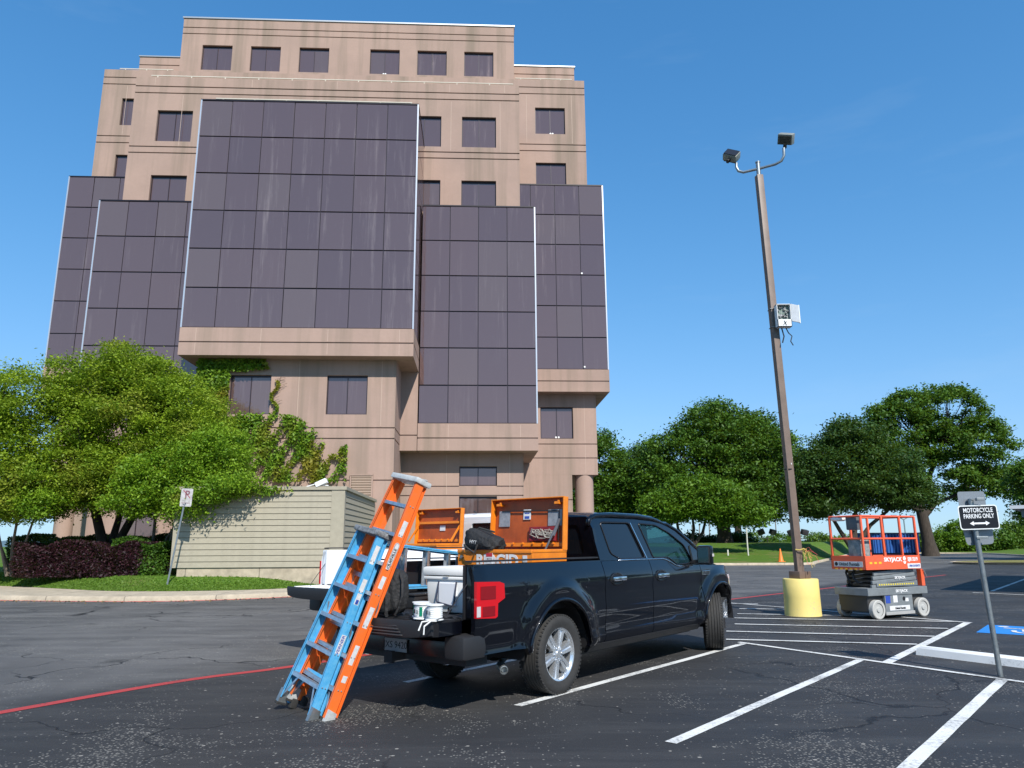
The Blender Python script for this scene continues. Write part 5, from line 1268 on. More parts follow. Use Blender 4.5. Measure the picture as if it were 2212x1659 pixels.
bm = B(); box(bm, -.082, .082, -.082, .082, 2.35, 2.37, 0, PM @ Matrix.Rotation(R(27), 4, 'Z')); obj('pole_band', bm, M_DARK, lp)
bm = B()
for z, a in ((2.52, .02), (2.46, -.01), (2.6, .03)): box(bm, a, a + .03, -.105, -.085, z, z + .035, 0, PM @ Matrix.Rotation(R(27), 4, 'Z') @ Matrix.Translation((0, .02, 0)))
obj('pole_sticker', bm, M_LABEL, lp)
tape = empty('caution_tape', (6.30, 16.46, .98), 0, 'tangle of yellow and red tape tied low round the brown light pole', 'tape')
for cm, nm, n_ in ((mat('tape_yellow', (.62, .48, .12), .5), 'yellow_tape', 7), (mat('tape_red', (.7, .12, .10), .5), 'red_tape', 5)):
    bm = B()
    for k in range(n_):
        p = [Vector((.03, -.03, .38))]
        for i in range(6): p.append(p[-1] + Vector((r_.uniform(-.04, .05) + (.03 if 'red' in nm else 0), r_.uniform(-.04, .02), r_.uniform(-.11, .03))))
        tube(bm, p, .0035, 4)
    if 'yell' in nm: tube(bm, [(-.16, .02, .40), (-.08, -.02, .39), (.0, -.04, .42), (.06, -.03, .38)], .012, 6); bar(bm, (.06, -.10, .36), (.12, -.12, .02), .035, .01)
    obj(nm, bm, cm, tape)

# ---------------------------------------------------------------- scissor lift
e1 = Vector((.896, .444, 0)).normalized()
LW = Vector((7.36, 15.62, 0))
lift = empty('scissor_lift', LW, math.atan2(e1.y, e1.x), 'grey scissor lift with orange guard rails parked past the yellow pole base', 'scissor lift')
M_LORANGE = mat('lift_orange', (.80, .11, .035), .4, noise=.25, nscale=5, ncol=(.68, .12, .06)); M_LGREY = mat('lift_grey', (.20, .22, .23), .5, noise=.3, nscale=5); M_LDARK = mat('lift_dark', (.035, .035, .035), .5)
M_TYREW = mat('non_marking_tyre', (.47, .46, .43), .7, noise=.2, nscale=14)
bm = B(); box(bm, -.16, 1.56, .06, .76, .13, .48, .02); obj('chassis', bm, M_LDARK, lift)
bm = B(); box(bm, .28, 1.13, -.005, .055, .10, .46, .008); obj('side_tray', bm, M_LGREY, lift)
bm = B(); box(bm, -.22, 1.62, -.02, .80, .46, .61, .01); obj('deck_frame', bm, M_LGREY, lift)
bm = B(); box(bm, .26, 1.15, -.02, -.004, .07, .13, .004); obj('pothole_guard', bm, mat('guard_grey', (.35, .35, .34), .6), lift)
for k, (x, y) in enumerate(((.02, .0), (1.40, .0), (.02, .78), (1.40, .78))):
    wh = empty('wheel', (x, y, .19), 0, parent=lift); wh.rotation_euler = (0, 0, 0 if y < .4 else math.pi)
    bm = B(); lathe(bm, [(.13, .05), (.175, .055), (.19, .045), (.19, -.045), (.175, -.055), (.13, -.05)], 32); bm.transform(Matrix.Rotation(R(90), 4, 'X')); obj('tyre', bm, M_TYREW, wh, smooth=40)
    bm = B(); lathe(bm, [(.135, -.05), (.135, .035), (.06, .03), (.05, .05), (0, .055)], 24); bm.transform(Matrix.Rotation(R(90), 4, 'X')); obj('hub', bm, mat('hub_pale', (.42, .42, .40), .5), wh, smooth=40)
# folded scissor arms
arms = empty('scissor_stack', (0, 0, 0), 0, parent=lift)
for k in range(4):
    z = .66 + k * .085
    for s, y in ((0, .07), (1, .66)):
        bm = B(); bar(bm, (.0 + .03 * k, y, z - .03), (1.42 - .03 * k, y, z + .035), .045, .075, bev=.008); obj('scissor_arm', bm, M_LGREY if y < .3 else M_LDARK, arms, smooth=30)
    [obj('cross_tube', bar(B(), (q_, .1, z), (q_, .7, z), .06, .05), M_LDARK, arms) for q_ in (.10, 1.3)]
bm = B()
for k in range(16): box(bm, .18 + k * .07, .215 + k * .07, .02, .032, .655, .685)
obj('hazard_stripe', bm, mat('hazard_yellow', (.7, .55, .05), .5), arms, kind='stuff')
bm = B(); box(bm, .12, 1.38, .025, .045, .635, .70); obj('step_plate', bm, M_LGREY, arms)
bm = B(); tube(bm, [(-.08, .3, .7), (-.13, .35, .78), (-.1, .4, .88), (-.02, .4, .98)], .03, 6); tube(bm, [(-.04, .5, .65), (-.12, .5, .75), (-.12, .55, .9), (0, .6, 1.0)], .025, 6); obj('hose_bundle', bm, M_BLACKP, arms)
# platform
pf_ = empty('platform', (0, 0, 0), 0, parent=lift)
bm = B(); box(bm, -.20, 1.46, -.01, .79, .98, 1.02); obj('platform_floor', bm, M_LGREY, pf_)
bm = B()
box(bm, -.225, 1.49, -.03, -.012, .975, 1.25); box(bm, -.225, -.205, -.03, .81, .975, 1.25); box(bm, 1.475, 1.49, -.03, .81, .975, 1.25); box(bm, -.225, 1.49, .795, .81, .975, 1.25); obj('toe_board', bm, M_LORANGE, pf_)
def rail(name, pts, r=.021): 
    bm = B(); tube(bm, pts, r, 8); obj(name, bm, M_LORANGE, pf_, smooth=50)
for z in (2.06, 1.60):
    rail('guard_rail', [(-.20, 0, z), (1.47, 0, z)]); rail('guard_rail', [(-.20, .78, z), (1.47, .78, z)]); rail('guard_rail', [(-.20, 0, z), (-.20, .78, z)]); rail('guard_rail', [(1.47, 0, z), (1.47, .78, z)])
for x, y in ((-.20, 0), (-.20, .78), (1.47, 0), (1.47, .78), (.42, 0), (.98, 0), (.42, .78), (.98, .78)):
    bm = B(); box(bm, x - .022, x + .022, y - .02, y + .02, 1.02, 2.06, .006); obj('guard_post', bm, M_LORANGE, pf_, smooth=30)
bm = B(); box(bm, -.19, -.04, .12, .38, 1.78, 2.06, .02); obj('control_panel', bm, mat('panel_grey', (.10, .11, .12), .5), pf_, smooth=30)
bm = B(); box(bm, -.19, .10, .08, .38, 1.03, 1.62, .02); obj('document_case', bm, mat('case_grey', (.13, .15, .15), .5, noise=.6, nscale=12, ncol=(.35, .35, .33)), pf_, smooth=30)
bm = blob_mesh((-.12, .62, 2.03), (.10, .16, .06), 2, 7, .03); obj('white_cloth', bm, M_WHITE, pf_, smooth=60)
def decal(par, y, x0, x1, z0, z1, m, eps=.002):
    bm = B(); box(bm, x0, x1, y - eps, y, z0, z1); return obj('decal', bm, m, par)
def ltext(s, x, z, size, m, y, sx=1.0, bold=.002, par=None):
    return text_obj('lettering', s, size, m, par or lift, frame_M((x, y, z), (1, 0, 0), (0, 0, 1)), .0015, bold=bold, sx=sx)
ltext('SKYJACK', .62, 1.17, .11, M_WHITE, -.033, 1.25, .004); ltext('SJIII 3219', 1.24, 1.17, .10, M_WHITE, -.033, .85, .004)
bm = B(); lathe(bm, [(0, 0), (.05, 0)], 5, Matrix.Translation((.98, -.0325, 1.19)) @ Matrix.Rotation(R(90), 4, 'X')); quad(bm, [(.93, -.0325, 1.13), (1.03, -.0325, 1.13), (1.0, -.0325, 1.08), (.96, -.0325, 1.08)]); obj('mark', bm, M_WHITE, lift)
decal(pf_, -.031, 1.06, 1.475, .985, 1.085, M_LABEL); ltext('1-800-UR-RENTS', 1.27, 1.035, .058, M_BLUELABEL, -.035, .85)
bm = B()
for k in range(3): box(bm, -.10 + k * .14, -.02 + k * .14, -.033, -.031, 1.09, 1.13)
obj('hazard_mark', bm, mat('hazard_amber', (.85, .45, .03), .5), pf_)
M_END = lambda x, y, z: frame_M((x, y, z), (0, -1, 0), (0, 0, 1))
bm = B(); box(bm, -.229, -.226, .03, .74, 1.03, 1.14); obj('decal', bm, M_LABEL, pf_)
text_obj('lettering', 'United Rentals', .10, M_DARK, lift, M_END(-.231, .36, 1.085), .0015, bold=.002, sx=.85)
bm = B(); lathe(bm, [(0, 0), (.04, 0)], 16, Matrix.Translation((-.2305, .68, 1.085)) @ Matrix.Rotation(R(90), 4, 'Y')); obj('mark', bm, M_DARK, lift)
bm = B()
for k in range(6): box(bm, -.229, -.226, .06 + k * .12, .12 + k * .12, .97, 1.0)
obj('hazard_mark', bm, MATS['hazard_amber'], pf_, kind='stuff')
ltext('SKYJACK', .86, .80, .07, M_WHITE, .03, 1.2); ltext('SKYJACK', .80, .535, .075, M_WHITE, -.023, 1.25); ltext('United Rentals', .72, .195, .06, M_DARK, -.012, .9); decal(lift, -.006, .40, 1.02, .155, .245, M_LABEL)
decal(lift, -.006, .30, .44, .30, .45, M_BLUELABEL); decal(lift, -.006, .53, .66, .31, .45, M_LABEL); decal(lift, -.006, .90, 1.0, .32, .39, M_LABEL)
bm = B(); lathe(bm, [(0, -.006), (.04, -.006), (.04, 0)], 14, Matrix.Translation((.86, -.008, .38)) @ Matrix.Rotation(R(90), 4, 'X') @ Matrix.Scale(-1, 4, (0, 0, 1))); obj('socket', bm, M_DARK, lift)
bm = B(); box(bm, 1.50, 1.60, .0, .10, .62, .96); obj('ladder_post', bm, M_LORANGE, lift)
bm = B(); tube(bm, [(1.56, -.02, .96), (1.60, -.03, .86), (1.63, -.03, .80)], .012, 6); obj('gate_chain', bm, M_METAL, lift)

# ---------------------------------------------------------------- signs, wheel stop, cone, ground floodlights
sg = empty('parking_sign', (5.67, 9.14, 0), 0, 'black motorcycle parking sign on a leaning round grey post at the wheel stop', 'sign')
bm = B(); tube(bm, [(0, 0, -.02), (-.045, 0, 1.2), (-.075, 0, 2.05)], .030, 14); obj('sign_post', bm, M_METAL, sg, smooth=50)
M_SIGNB = mat('sign_black', (.008, .009, .013), .35); M_SIGNBACK = mat('sign_back', (.27, .30, .33), .45, .6)
sp = empty('sign_plate', (-.03, -.045, 1.825), 0, parent=sg); sp.rotation_euler = (0, R(-1.5), R(3))
rr = lambda w, h, r: rounded([(-w / 2, -h / 2), (w / 2, -h / 2), (w / 2, h / 2), (-w / 2, h / 2)], r, 5)
bm = B(); prism(bm, rr(.495, .29, .04), 'y', -.001, .002); obj('white_border', bm, mat('sign_white', (.72, .76, .76), .4), sp)
bm = B(); prism(bm, rr(.470, .265, .032), 'y', -.0026, -.001); obj('sign_face', bm, M_SIGNB, sp)
M_SW = mat('sign_lettering_white', (.75, .78, .80), .4)
for s_, z in (('MOTORCYCLE', .082), ('PARKING ONLY', .012)): text_obj('sign_lettering', s_, .074, M_SW, sp, frame_M((0, -.004, z), (1, 0, 0), (0, 0, 1)), .001, bold=.0010, sx=.72 if z < .05 else .76)
bm = B(); prism(bm, [(-.125, -.072), (-.075, -.045), (-.075, -.062), (.075, -.062), (.075, -.045), (.125, -.072), (.075, -.099), (.075, -.082), (-.075, -.082), (-.075, -.099)], 'y', -.0042, -.003); obj('double_arrow', bm, M_SW, sp)
b1 = empty('back_plate', (-.03, .045, 2.04), 0, parent=sg); b2_ = empty('back_plate', (.0, .045, 1.60), 0, parent=sg); b1.rotation_euler = (0, R(-1), R(2)); b2_.rotation_euler = (0, R(-3), R(2))
bm = B(); prism(bm, rounded([(-.17, -.16), (.17, -.16), (.17, .10), (-.17, .10)], .03), 'y', 0, .003); obj('plate_back', bm, M_SIGNBACK, b1)
bm = B(); prism(bm, rounded([(-.17, -.10), (.17, -.10), (.19, .16), (-.19, .16)], .05), 'y', 0, .003); obj('plate_back', bm, M_SIGNBACK, b2_)
bm = B(); box(bm, -.055, .035, -.10, -.06, 2.02, 2.055, .004); box(bm, -.085, .065, -.035, -.015, 2.03, 2.045); box(bm, -.085, .055, -.045, -.03, 1.57, 1.60, .004); obj('bracket', bm, M_METAL, sg)
ws = empty('wheel_stop', (6.1, 10.1, 0), 0, 'long white painted concrete wheel stop behind the motorcycle sign post', 'wheel stop')
wd = (Vector((6.6, 9.35, 0)) - Vector((5.67, 10.87, 0))).normalized(); wnm = Vector((-wd.y, wd.x, 0))
bm = B(); a = Vector((5.60, 10.86, 0)); prof = [(0, 0), (.02, .09), (.05, .115), (.11, .12), (.15, .105), (.17, 0)]
for j, (Lx, shr) in enumerate(((0, .3), (.06, 1), (1.72, 1), (1.78, .3))): pass
rows = []
for Lx, shr in ((0, .72), (.05, 1), (1.75, 1), (1.80, .72)):
    rows.append([bm.verts.new(Vector((-6.1, -10.1, 0)) + a + wd * Lx + wnm * (.085 + (p - .085) * (1 if z == 0 else 1)) + Vector((0, 0, z * shr))) for p, z in prof])
for i in range(3):
    for j in range(5): bm.faces.new((rows[i][j], rows[i + 1][j], rows[i + 1][j + 1], rows[i][j + 1]))
bm.faces.new(rows[0]); bm.faces.new(rows[-1][::-1]); obj('stop_block', bm, make_paint('wheel_stop_paint', (.80, .80, .78), .15, (.35, .34, .32)), ws, smooth=30)
# white sign on galvanised post at the left lawn
sl = empty('street_sign', (-11.05, 24.4, .27), 0, 'weathered white sign with scraped lettering on a slim post by the hedge', 'sign')
bm = B(); bar(bm, (0, 0, -.05), (.36, .06, 3.0), .05, .025, up=(0, 1, 0)); obj('sign_post', bm, M_METAL, sl)
sq = empty('sign_plate', (.385, -.0, 2.80), 0, parent=sl); sq.rotation_euler = (0, R(3), R(-10))
bm = B(); prism(bm, rr(.42, .58, .04), 'y', -.004, 0); obj('plate_face', bm, mat('weathered_white', (.62, .60, .58), .5, noise=.5, nscale=7, ncol=(.30, .27, .28)), sq)
text_obj('faded_letter', 'P', .34, mat('faded_print', (.22, .10, .12), .6), sq, frame_M((.02, -.006, .09), (1, 0, 0), (0, 0, 1)), .001, bold=.008)
bm = B(); bar(bm, (-.14, -.006, .24), (.14, -.006, -.02), .03, .001, up=(0, 1, 0)); obj('faded_bar', bm, mat('faded_print2', (.35, .10, .12), .6), sq)
text_obj('faded_lettering', 'NO PARKING', .055, MATS['faded_print'], sq, frame_M((0, -.006, -.18), (1, 0, 0), (0, 0, 1)), .001)
# cone
cn = empty('traffic_cone', (18.75, 53.2, lawn_z(18.75, 53.2)), 0, 'lone orange traffic cone on the far lawn edge left of the light pole', 'traffic cone')
M_CONE = mat('cone_orange', (.85, .20, .02), .45)
bm = B(); lathe(bm, [(.19, .03), (.175, .06), (.035, .88), (.03, .90), (0, .90)], 24); obj('cone_body', bm, M_CONE, cn, smooth=40)
bm = B(); box(bm, -.24, .24, -.24, .24, 0, .035, .01); obj('cone_base', bm, M_CONE, cn)
def ground_light(x, y, label, sc=1.0):
    z = lawn_z(x, y) - .02
    g = empty('ground_floodlight', (x, y, z), R(rng.uniform(-12, 12)), label, 'floodlight', 'twin floodlights on the far mound')
    bm = B(); tube(bm, [(0, 0, 0), (0, 0, .62)], .045, 8); tube(bm, [(-.62, 0, .78), (-.60, 0, .58), (-.48, 0, .42), (0, 0, .42), (.48, 0, .42), (.60, 0, .58), (.62, 0, .78)], .04, 8); obj('stand', bm, M_LDARK, g, smooth=50)
    for s in (-1, 1):
        h = obj('lamp_head', box(B(), -.34, .34, -.20, .20, -.26, .26, .05), mat('flood_dark', (.045, .045, .05), .4), g, smooth=40); h.location = (s * .62, 0, 1.03); h.rotation_euler = (R(18), R(-6 + 14 * s), R(25 * s))
        bm = B(); box(bm, -.30, .30, .20, .215, -.22, .22); obj('lamp_glass', bm, M_PRIV, h)
    return g
ground_light(25.6, 76.0, 'twin dark floodlight on the far mound, nearer the thick tree trunk')
ground_light(27.4, 72.5, 'twin dark floodlight on the far mound, partly behind the light pole')
stk = obj('marker_post', tube(B(), [(0, 0, -.1), (-.02, 0, 1.0), (.0, 0, 2.15)], .06, 8), mat('weathered_stake', (.55, .54, .48), .7), None, label='pale thin marker post standing on the lawn right of the thick trunk', cat='post'); stk.location = (18.6, 60, lawn_z(18.6, 60))
stk = obj('short_post', box(B(), -.05, .05, -.05, .05, 0, .45, .01), MATS['weathered_stake'], None, label='short pale stub post in the lawn left of the tall marker post', cat='post'); stk.location = (17.0, 60, lawn_z(17.0, 60))

# ---------------------------------------------------------------- blue roll-off container
dpos = Vector((38.5, 80.5, 0)); da = R(26)
dm = empty('roll_off_container', dpos, da, 'blue ribbed roll-off waste container seen through the scissor lift rails', 'waste container')
M_CBLUE = mat('container_blue', (.018, .085, .33), .5, noise=.4, nscale=1.5, ncol=(.03, .11, .30)); M_CDARK = mat('container_dark', (.01, .03, .10), .6)
Ld, Wd, Hd = 7.2, 2.4, 2.0
bm = B()
for a in ((0, Ld, 0, .08, .3, Hd + .3), (0, Ld, Wd - .08, Wd, .3, Hd + .3), (Ld - .08, Ld, .08, Wd - .08, .3, Hd + .3), (0, .08, .08, Wd - .08, .3, Hd + .3), (.08, Ld - .08, .08, Wd - .08, .3, .38)): box(bm, *a)
obj('container_shell', bm, M_CBLUE, dm)
rm = bpy.data.meshes.new('rib'); bm = B(); box(bm, 0, .16, -.12, -.001, .3, Hd + .25, .02); bm.to_mesh(rm); bm.free(); rm.materials.append(M_CBLUE)
for k in range(14): inst('rib', rm, dm).location = (.25 + k * .5, 0, 0)
for k in range(3):
    o = inst('rib', rm, dm); o.location = (0, Wd - .15 - k * 1.0, 0); o.rotation_euler = (0, 0, R(-90))
bm = B(); box(bm, -.05, Ld + .05, -.16, Wd + .05, Hd + .3, Hd + .42, .01); box(bm, .1, Ld - .1, .05, Wd - .1, Hd + .28, Hd + .43); obj('top_rail', bm, M_CDARK, dm)
bm = B(); box(bm, .2, Ld - .2, .4, .6, .05, .3); box(bm, .2, Ld - .2, Wd - .6, Wd - .4, .05, .3); lathe(bm, [(0, -.1), (.16, -.1), (.16, .1), (0, .1)], 12, Matrix.Translation((Ld - .4, .3, .16)) @ Matrix.Rotation(R(90), 4, 'X')); obj('skid', bm, M_CDARK, dm)
bm = B(); box(bm, -.16, -.02, .3, 1.0, .6, 1.15); box(bm, -.16, -.02, 1.4, 2.1, .4, 1.6); obj('end_recess', bm, M_CDARK, dm)
# flat canopy at the right edge; it throws the long dark shadow across the far bays
ca = Vector((14.75, 22.25, 0)); c1 = Vector((.63, .777, 0)); c2 = Vector((.777, -.63, 0))
cn_ = empty('canopy', ca, 0, 'flat grey canopy roof edge entering the picture at the far right', 'canopy')
def cpt(a, b, z): v = c1 * a + c2 * b; return Vector((v.x, v.y, z))
def slab(bm, a0, a1, b0, b1, z0, z1):
    v = [bm.verts.new(cpt(a, b, z)) for z in (z0, z1) for a, b in ((a0, b0), (a1, b0), (a1, b1), (a0, b1))]
    for f in ((0, 1, 2, 3), (7, 6, 5, 4), (0, 4, 5, 1), (1, 5, 6, 2), (2, 6, 7, 3), (3, 7, 4, 0)): bm.faces.new([v[i] for i in f])
bm = B(); slab(bm, 0, 12.6, 0, 6, 2.46, 2.56); obj('canopy_roof', bm, mat('canopy_white', (.60, .62, .64), .5), cn_)
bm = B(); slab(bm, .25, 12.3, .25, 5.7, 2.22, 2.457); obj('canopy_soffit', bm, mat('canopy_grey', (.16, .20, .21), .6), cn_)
for a, b in ((1.2, 2.5), (11.2, 2.5), (1.2, 5.2), (11.2, 5.2)):
    bm = B(); slab(bm, a - .08, a + .08, b - .08, b + .08, 0, 2.22); obj('canopy_post', bm, MATS['canopy_grey'], cn_)
# far things: lamp post, power poles, white tanks
fl = empty('far_street_lamp', (78, 150, -1.5), 0, 'distant twin-headed street lamp above the blue container', 'street lamp')
bm = B(); tube(bm, [(0, 0, 0), (0, 0, 7.2)], .12, 6); tube(bm, [(-1.6, 0, 8.0), (0, 0, 7.2), (1.6, 0, 8.0)], .09, 6); obj('lamp_column', bm, M_METAL, fl)
bm = B(); box(bm, -2.4, -1.4, -.2, .2, 7.95, 8.15); box(bm, 1.4, 2.4, -.2, .2, 7.95, 8.15); obj('lamp_head', bm, M_METAL, fl)
for k, (px, h_, lean) in enumerate(((1492, 4.8, 0), (1503, 5.3, .15), (1517, 4.6, .0), (1529, 6.5, .0), (1672, 8.6, 0), (1704, 9.5, 0))):
    Y = 170 + k * 6; x = (px - 1106) / 1597 * Y * .985
    bm = B(); tube(bm, [(0, 0, 0), (lean * 4, 0, h_ + 3)], .14, 6)
    if k >= 4: tube(bm, [(-1.4, 0, h_ + 2.6), (1.4, 0, h_ + 2.6)], .08, 5)
    o = obj('utility_pole', bm, mat('pole_wood', (.22, .20, .19), .9), None, label=['bare distant pole just right of the small forked tree', 'leaning distant pole, second from the forked tree', 'short distant pole between the forked tree and thick trunk', 'tallest distant bare pole beside the thick trunk', 'distant pole with crossarm behind the marker post', 'distant pole with crossarm above the left floodlight'][k], cat='utility pole', group='distant utility poles'); o.location = (x, Y, -2.5)
# ---------------------------------------------------------------- trees, hedge, ivy
def leaves(name, C, size, m, parent, tint, seed, flat=.0, aspect=1.5, kind=None):
    """C (n,3) leaf centres -> one mesh of diamond leaves with a fold along the middle"""
    g = np.random.RandomState(seed); n = len(C)
    nrm = g.normal(size=(n, 3)); nrm[:, 2] = np.abs(nrm[:, 2]) + flat; nrm /= np.linalg.norm(nrm, axis=1)[:, None]
    a = np.cross(nrm, g.normal(size=(n, 3))); a /= np.linalg.norm(a, axis=1)[:, None] + 1e-9
    b = np.cross(nrm, a); s = size * g.uniform(.6, 1.25, n)[:, None]
    V = np.empty((n, 4, 3), np.float32)
    V[:, 0] = C - a * s * aspect * .5; V[:, 1] = C + b * s * .36 + nrm * s * .1; V[:, 2] = C + a * s * aspect * .5; V[:, 3] = C - b * s * .36 + nrm * s * .1
    F = np.arange(n * 4, dtype=np.int32).reshape(n, 4)
    o = mesh_np(name, V.reshape(-1, 3), F, m, parent, tint)
    if kind: o['kind'] = kind
    return o
def crown_points(blobs, n, clump, seed, zmin=None, fill=.35, per=130):
    g = np.random.RandomState(seed); w = np.array([b[6] if len(b) > 6 else b[3] * b[4] * b[5] for b in blobs]) ** (2 / 3); w = w / w.sum()
    K = max(20, n // per); out = []; cen = []; tints = []
    for i in range(K):
        b = blobs[g.choice(len(blobs), p=w)]
        d = g.normal(size=3); d /= np.linalg.norm(d)
        r = g.uniform(fill, 1.0) ** .5
        c = np.array(b[:3]) + d * np.array(b[3:6]) * r
        if zmin is not None and c[2] < zmin: c[2] = zmin + g.uniform(0, .5)
        cen.append(c); k = max(8, int(per * g.uniform(.5, 1.5)))
        q = g.normal(size=(k, 3)) * np.array([1, 1, .55]) * clump * g.uniform(.7, 1.25)
        out.append(c + q); tints.append(np.clip(g.uniform(0, 1) * .6 + g.uniform(0, .4, k) + (q[:, 2] / clump) * .06, 0, 1))
    return np.concatenate(out), np.array(cen), np.concatenate(tints)
def limb(bm, p0, p1, r0, r1, g, sag=.12, n=5, sides=6):
    p0 = Vector(p0); p1 = Vector(p1); L_ = (p1 - p0).length; pts = []; rs = []
    for i in range(n + 1):
        t = i / n; p = p0.lerp(p1, t); wob = math.sin(math.pi * t)
        p += Vector((g.uniform(-1, 1), g.uniform(-1, 1), g.uniform(-.3, .8))) * L_ * .05 * wob
        p.z += -L_ * sag * wob * .6
        pts.append(p); rs.append(r0 + (r1 - r0) * t ** .8)
    tube(bm, pts, rs, sides)
def make_tree(name, label, cat, base, trunks, blobs, n, leaf, m, clump, seed, bark=None, group=None, zmin=None, nlimb=26, fork=None, per=130, fill=.35, flat=.4):
    t = empty(name, base, 0, label, cat, group); g = random.Random(seed); bx_, by_, bz_ = base
    bl = [(b[0] - bx_, b[1] - by_, b[2] - bz_, *b[3:]) for b in blobs]
    P, Cn, T = crown_points(bl, n, clump, seed, None if zmin is None else zmin - bz_, fill, per)
    leaves('crown', P, leaf, m, t, T, seed + 1, flat)
    bm = B(); tips = []
    for tr in trunks:
        pts = [Vector((p[0] - bx_, p[1] - by_, p[2] - bz_)) for p in tr[0]]
        rs = [tr[1] + (tr[2] - tr[1]) * i / (len(pts) - 1) for i in range(len(pts))]
        rs[0] *= 1.35
        tube(bm, pts, rs, 10); tips.append((pts[-1], rs[-1])); 
        if len(pts) > 2: tips.append((pts[-2], rs[-2] * .8))
    idx = list(range(len(Cn))); g.shuffle(idx)
    for i in idx[:nlimb]:
        c = Vector(Cn[i]); tp = min(tips, key=lambda q: (q[0] - c).length)
        limb(bm, tp[0], c, tp[1] * .55, .012 + tp[1] * .06, g)
        j = min(range(len(Cn)), key=lambda q: (Vector(Cn[q]) - c).length if q != i else 1e9)
        limb(bm, tp[0].lerp(c, .6), Cn[j], tp[1] * .22, .012, g, n=3, sides=5)
    obj('trunk', bm, bark or M_BARK, t, smooth=60)
    return t
M_LEAF_L = make_leaf('elm_leaf', (.09, .18, .012), (.32, .43, .025), (.27, .31, .035), .38)
M_LEAF_L2 = make_leaf('crape_leaf', (.08, .19, .012), (.27, .42, .025), None, .38)
M_LEAF_R = make_leaf('oak_leaf', (.030, .085, .010), (.095, .19, .016), None, .22)
M_LEAF_R2 = make_leaf('bright_oak_leaf', (.042, .11, .010), (.13, .25, .015), None, .28)
M_LEAF_R3 = make_leaf('dark_oak_leaf', (.020, .058, .011), (.056, .115, .018), None, .2)
M_LEAF_B = make_leaf('bush_leaf', (.05, .11, .012), (.14, .24, .03), None, .28)
# the three trees in front of the office block, left
make_tree('elm_tree', 'broad yellow-green tree in front of the left glass bays, tallest of the left group', 'tree', (-15.6, 29.2, .6),
    [([(-15.6, 29.2, .5), (-15.75, 29.1, 1.5), (-16.1, 28.8, 3.0), (-16.5, 28.6, 4.6)], .24, .12), ([(-15.5, 29.2, .9), (-15.1, 29.2, 2.0), (-14.4, 29.1, 3.4), (-13.7, 28.8, 4.8)], .19, .10), ([(-15.6, 29.2, 1.2), (-15.4, 29.5, 3), (-15.2, 29.6, 5)], .13, .08)],
    [(-15.2, 28.6, 5.9, 2.6, 2.4, 2.7), (-16.8, 28.6, 7.4, 1.8, 1.8, 1.7), (-15.2, 28.6, 8.4, 1.3, 1.4, 1.1), (-14.0, 28.6, 7.7, 1.3, 1.6, 1.1), (-12.9, 28.6, 6.1, 1.9, 2.0, 1.8), (-12.1, 28.2, 4.4, 1.3, 1.8, 1.5), (-16.8, 28.2, 4.2, 2.2, 2.0, 1.6), (-14.6, 27.6, 3.9, 2.2, 1.5, 1.2), (-11.9, 28.0, 5.7, .8, 1.0, .8)],
    175000, .085, M_LEAF_L, .25, 11, nlimb=36, zmin=2.3, per=120, flat=.5, fill=.12)
make_tree('elm_tree', 'yellow-green tree cut by the left picture edge, sky showing through its top', 'tree', (-20.5, 27.5, .6),
    [([(-20.5, 27.5, .5), (-20.4, 27.4, 2), (-20.0, 27.2, 4)], .2, .1)],
    [(-19.3, 26.6, 4.8, 2.2, 2.0, 2.2), (-18.4, 26.6, 6.7, 1.4, 1.5, 1.4), (-20.3, 26.8, 6.2, 1.8, 1.6, 1.6), (-18.0, 26.3, 3.6, 1.7, 1.6, 1.2)],
    65000, .085, M_LEAF_L, .26, 23, nlimb=30, zmin=2.3, per=120, flat=.5)
make_tree('crape_myrtle', 'low bright green multi-stem tree overlapping the khaki enclosure, right of the left group', 'tree', (-12.9, 27.6, .6),
    [([(-12.9, 27.6, .5), (-13.1, 27.5, 1.6), (-13.0, 27.3, 3.0)], .07, .05), ([(-12.8, 27.6, .5), (-12.5, 27.5, 1.5), (-12.2, 27.3, 2.8)], .07, .05), ([(-12.85, 27.7, .5), (-12.8, 27.9, 1.8), (-11.9, 27.7, 3.1)], .06, .04)],
    [(-10.5, 25.35, 3.0, .5, .35, .35), (-10.95, 25.45, 2.6, .45, .3, .4), (-9.9, 25.2, 3.35, .75, .5, .42), (-9.3, 25.0, 3.6, .5, .4, .25), (-11.4, 26.9, 4.0, 1.5, 1.3, 1.4), (-10.7, 26.9, 4.8, 1.0, 1.0, 1.0), (-12.6, 26.7, 3.8, 1.5, 1.3, 1.0), (-10.9, 26.5, 3.3, 1.1, 1.0, .7), (-13.3, 26.5, 3.1, 1.0, .9, .6), (-11.7, 26.6, 2.6, .7, .6, .4)],
    62000, .08, M_LEAF_L2, .22, 31, bark=M_BARK2, nlimb=24, zmin=2.15, per=110, flat=.45)
make_tree('crape_myrtle', 'small pale-stemmed multi-trunk tree at the left end of the purple hedge', 'tree', (-18.2, 27.6, .62),
    [([(-18.2, 27.6, .5), (-18.5, 27.5, 1.3), (-19.1, 27.3, 2.6)], .06, .04), ([(-18.15, 27.6, .5), (-18.2, 27.5, 1.5), (-18.0, 27.3, 2.8)], .06, .04), ([(-18.1, 27.6, .5), (-17.8, 27.5, 1.4), (-17.4, 27.3, 2.6)], .05, .035), ([(-18.25, 27.5, .5), (-18.4, 27.2, 1.5), (-18.6, 26.9, 2.7)], .05, .035)],
    [(-18.6, 26.6, 3.1, 1.7, 1.2, .7), (-17.0, 26.4, 3.0, 1.3, 1.0, .6)], 16000, .08, M_LEAF_L2, .2, 37, bark=M_BARK2, nlimb=14, zmin=2.2)
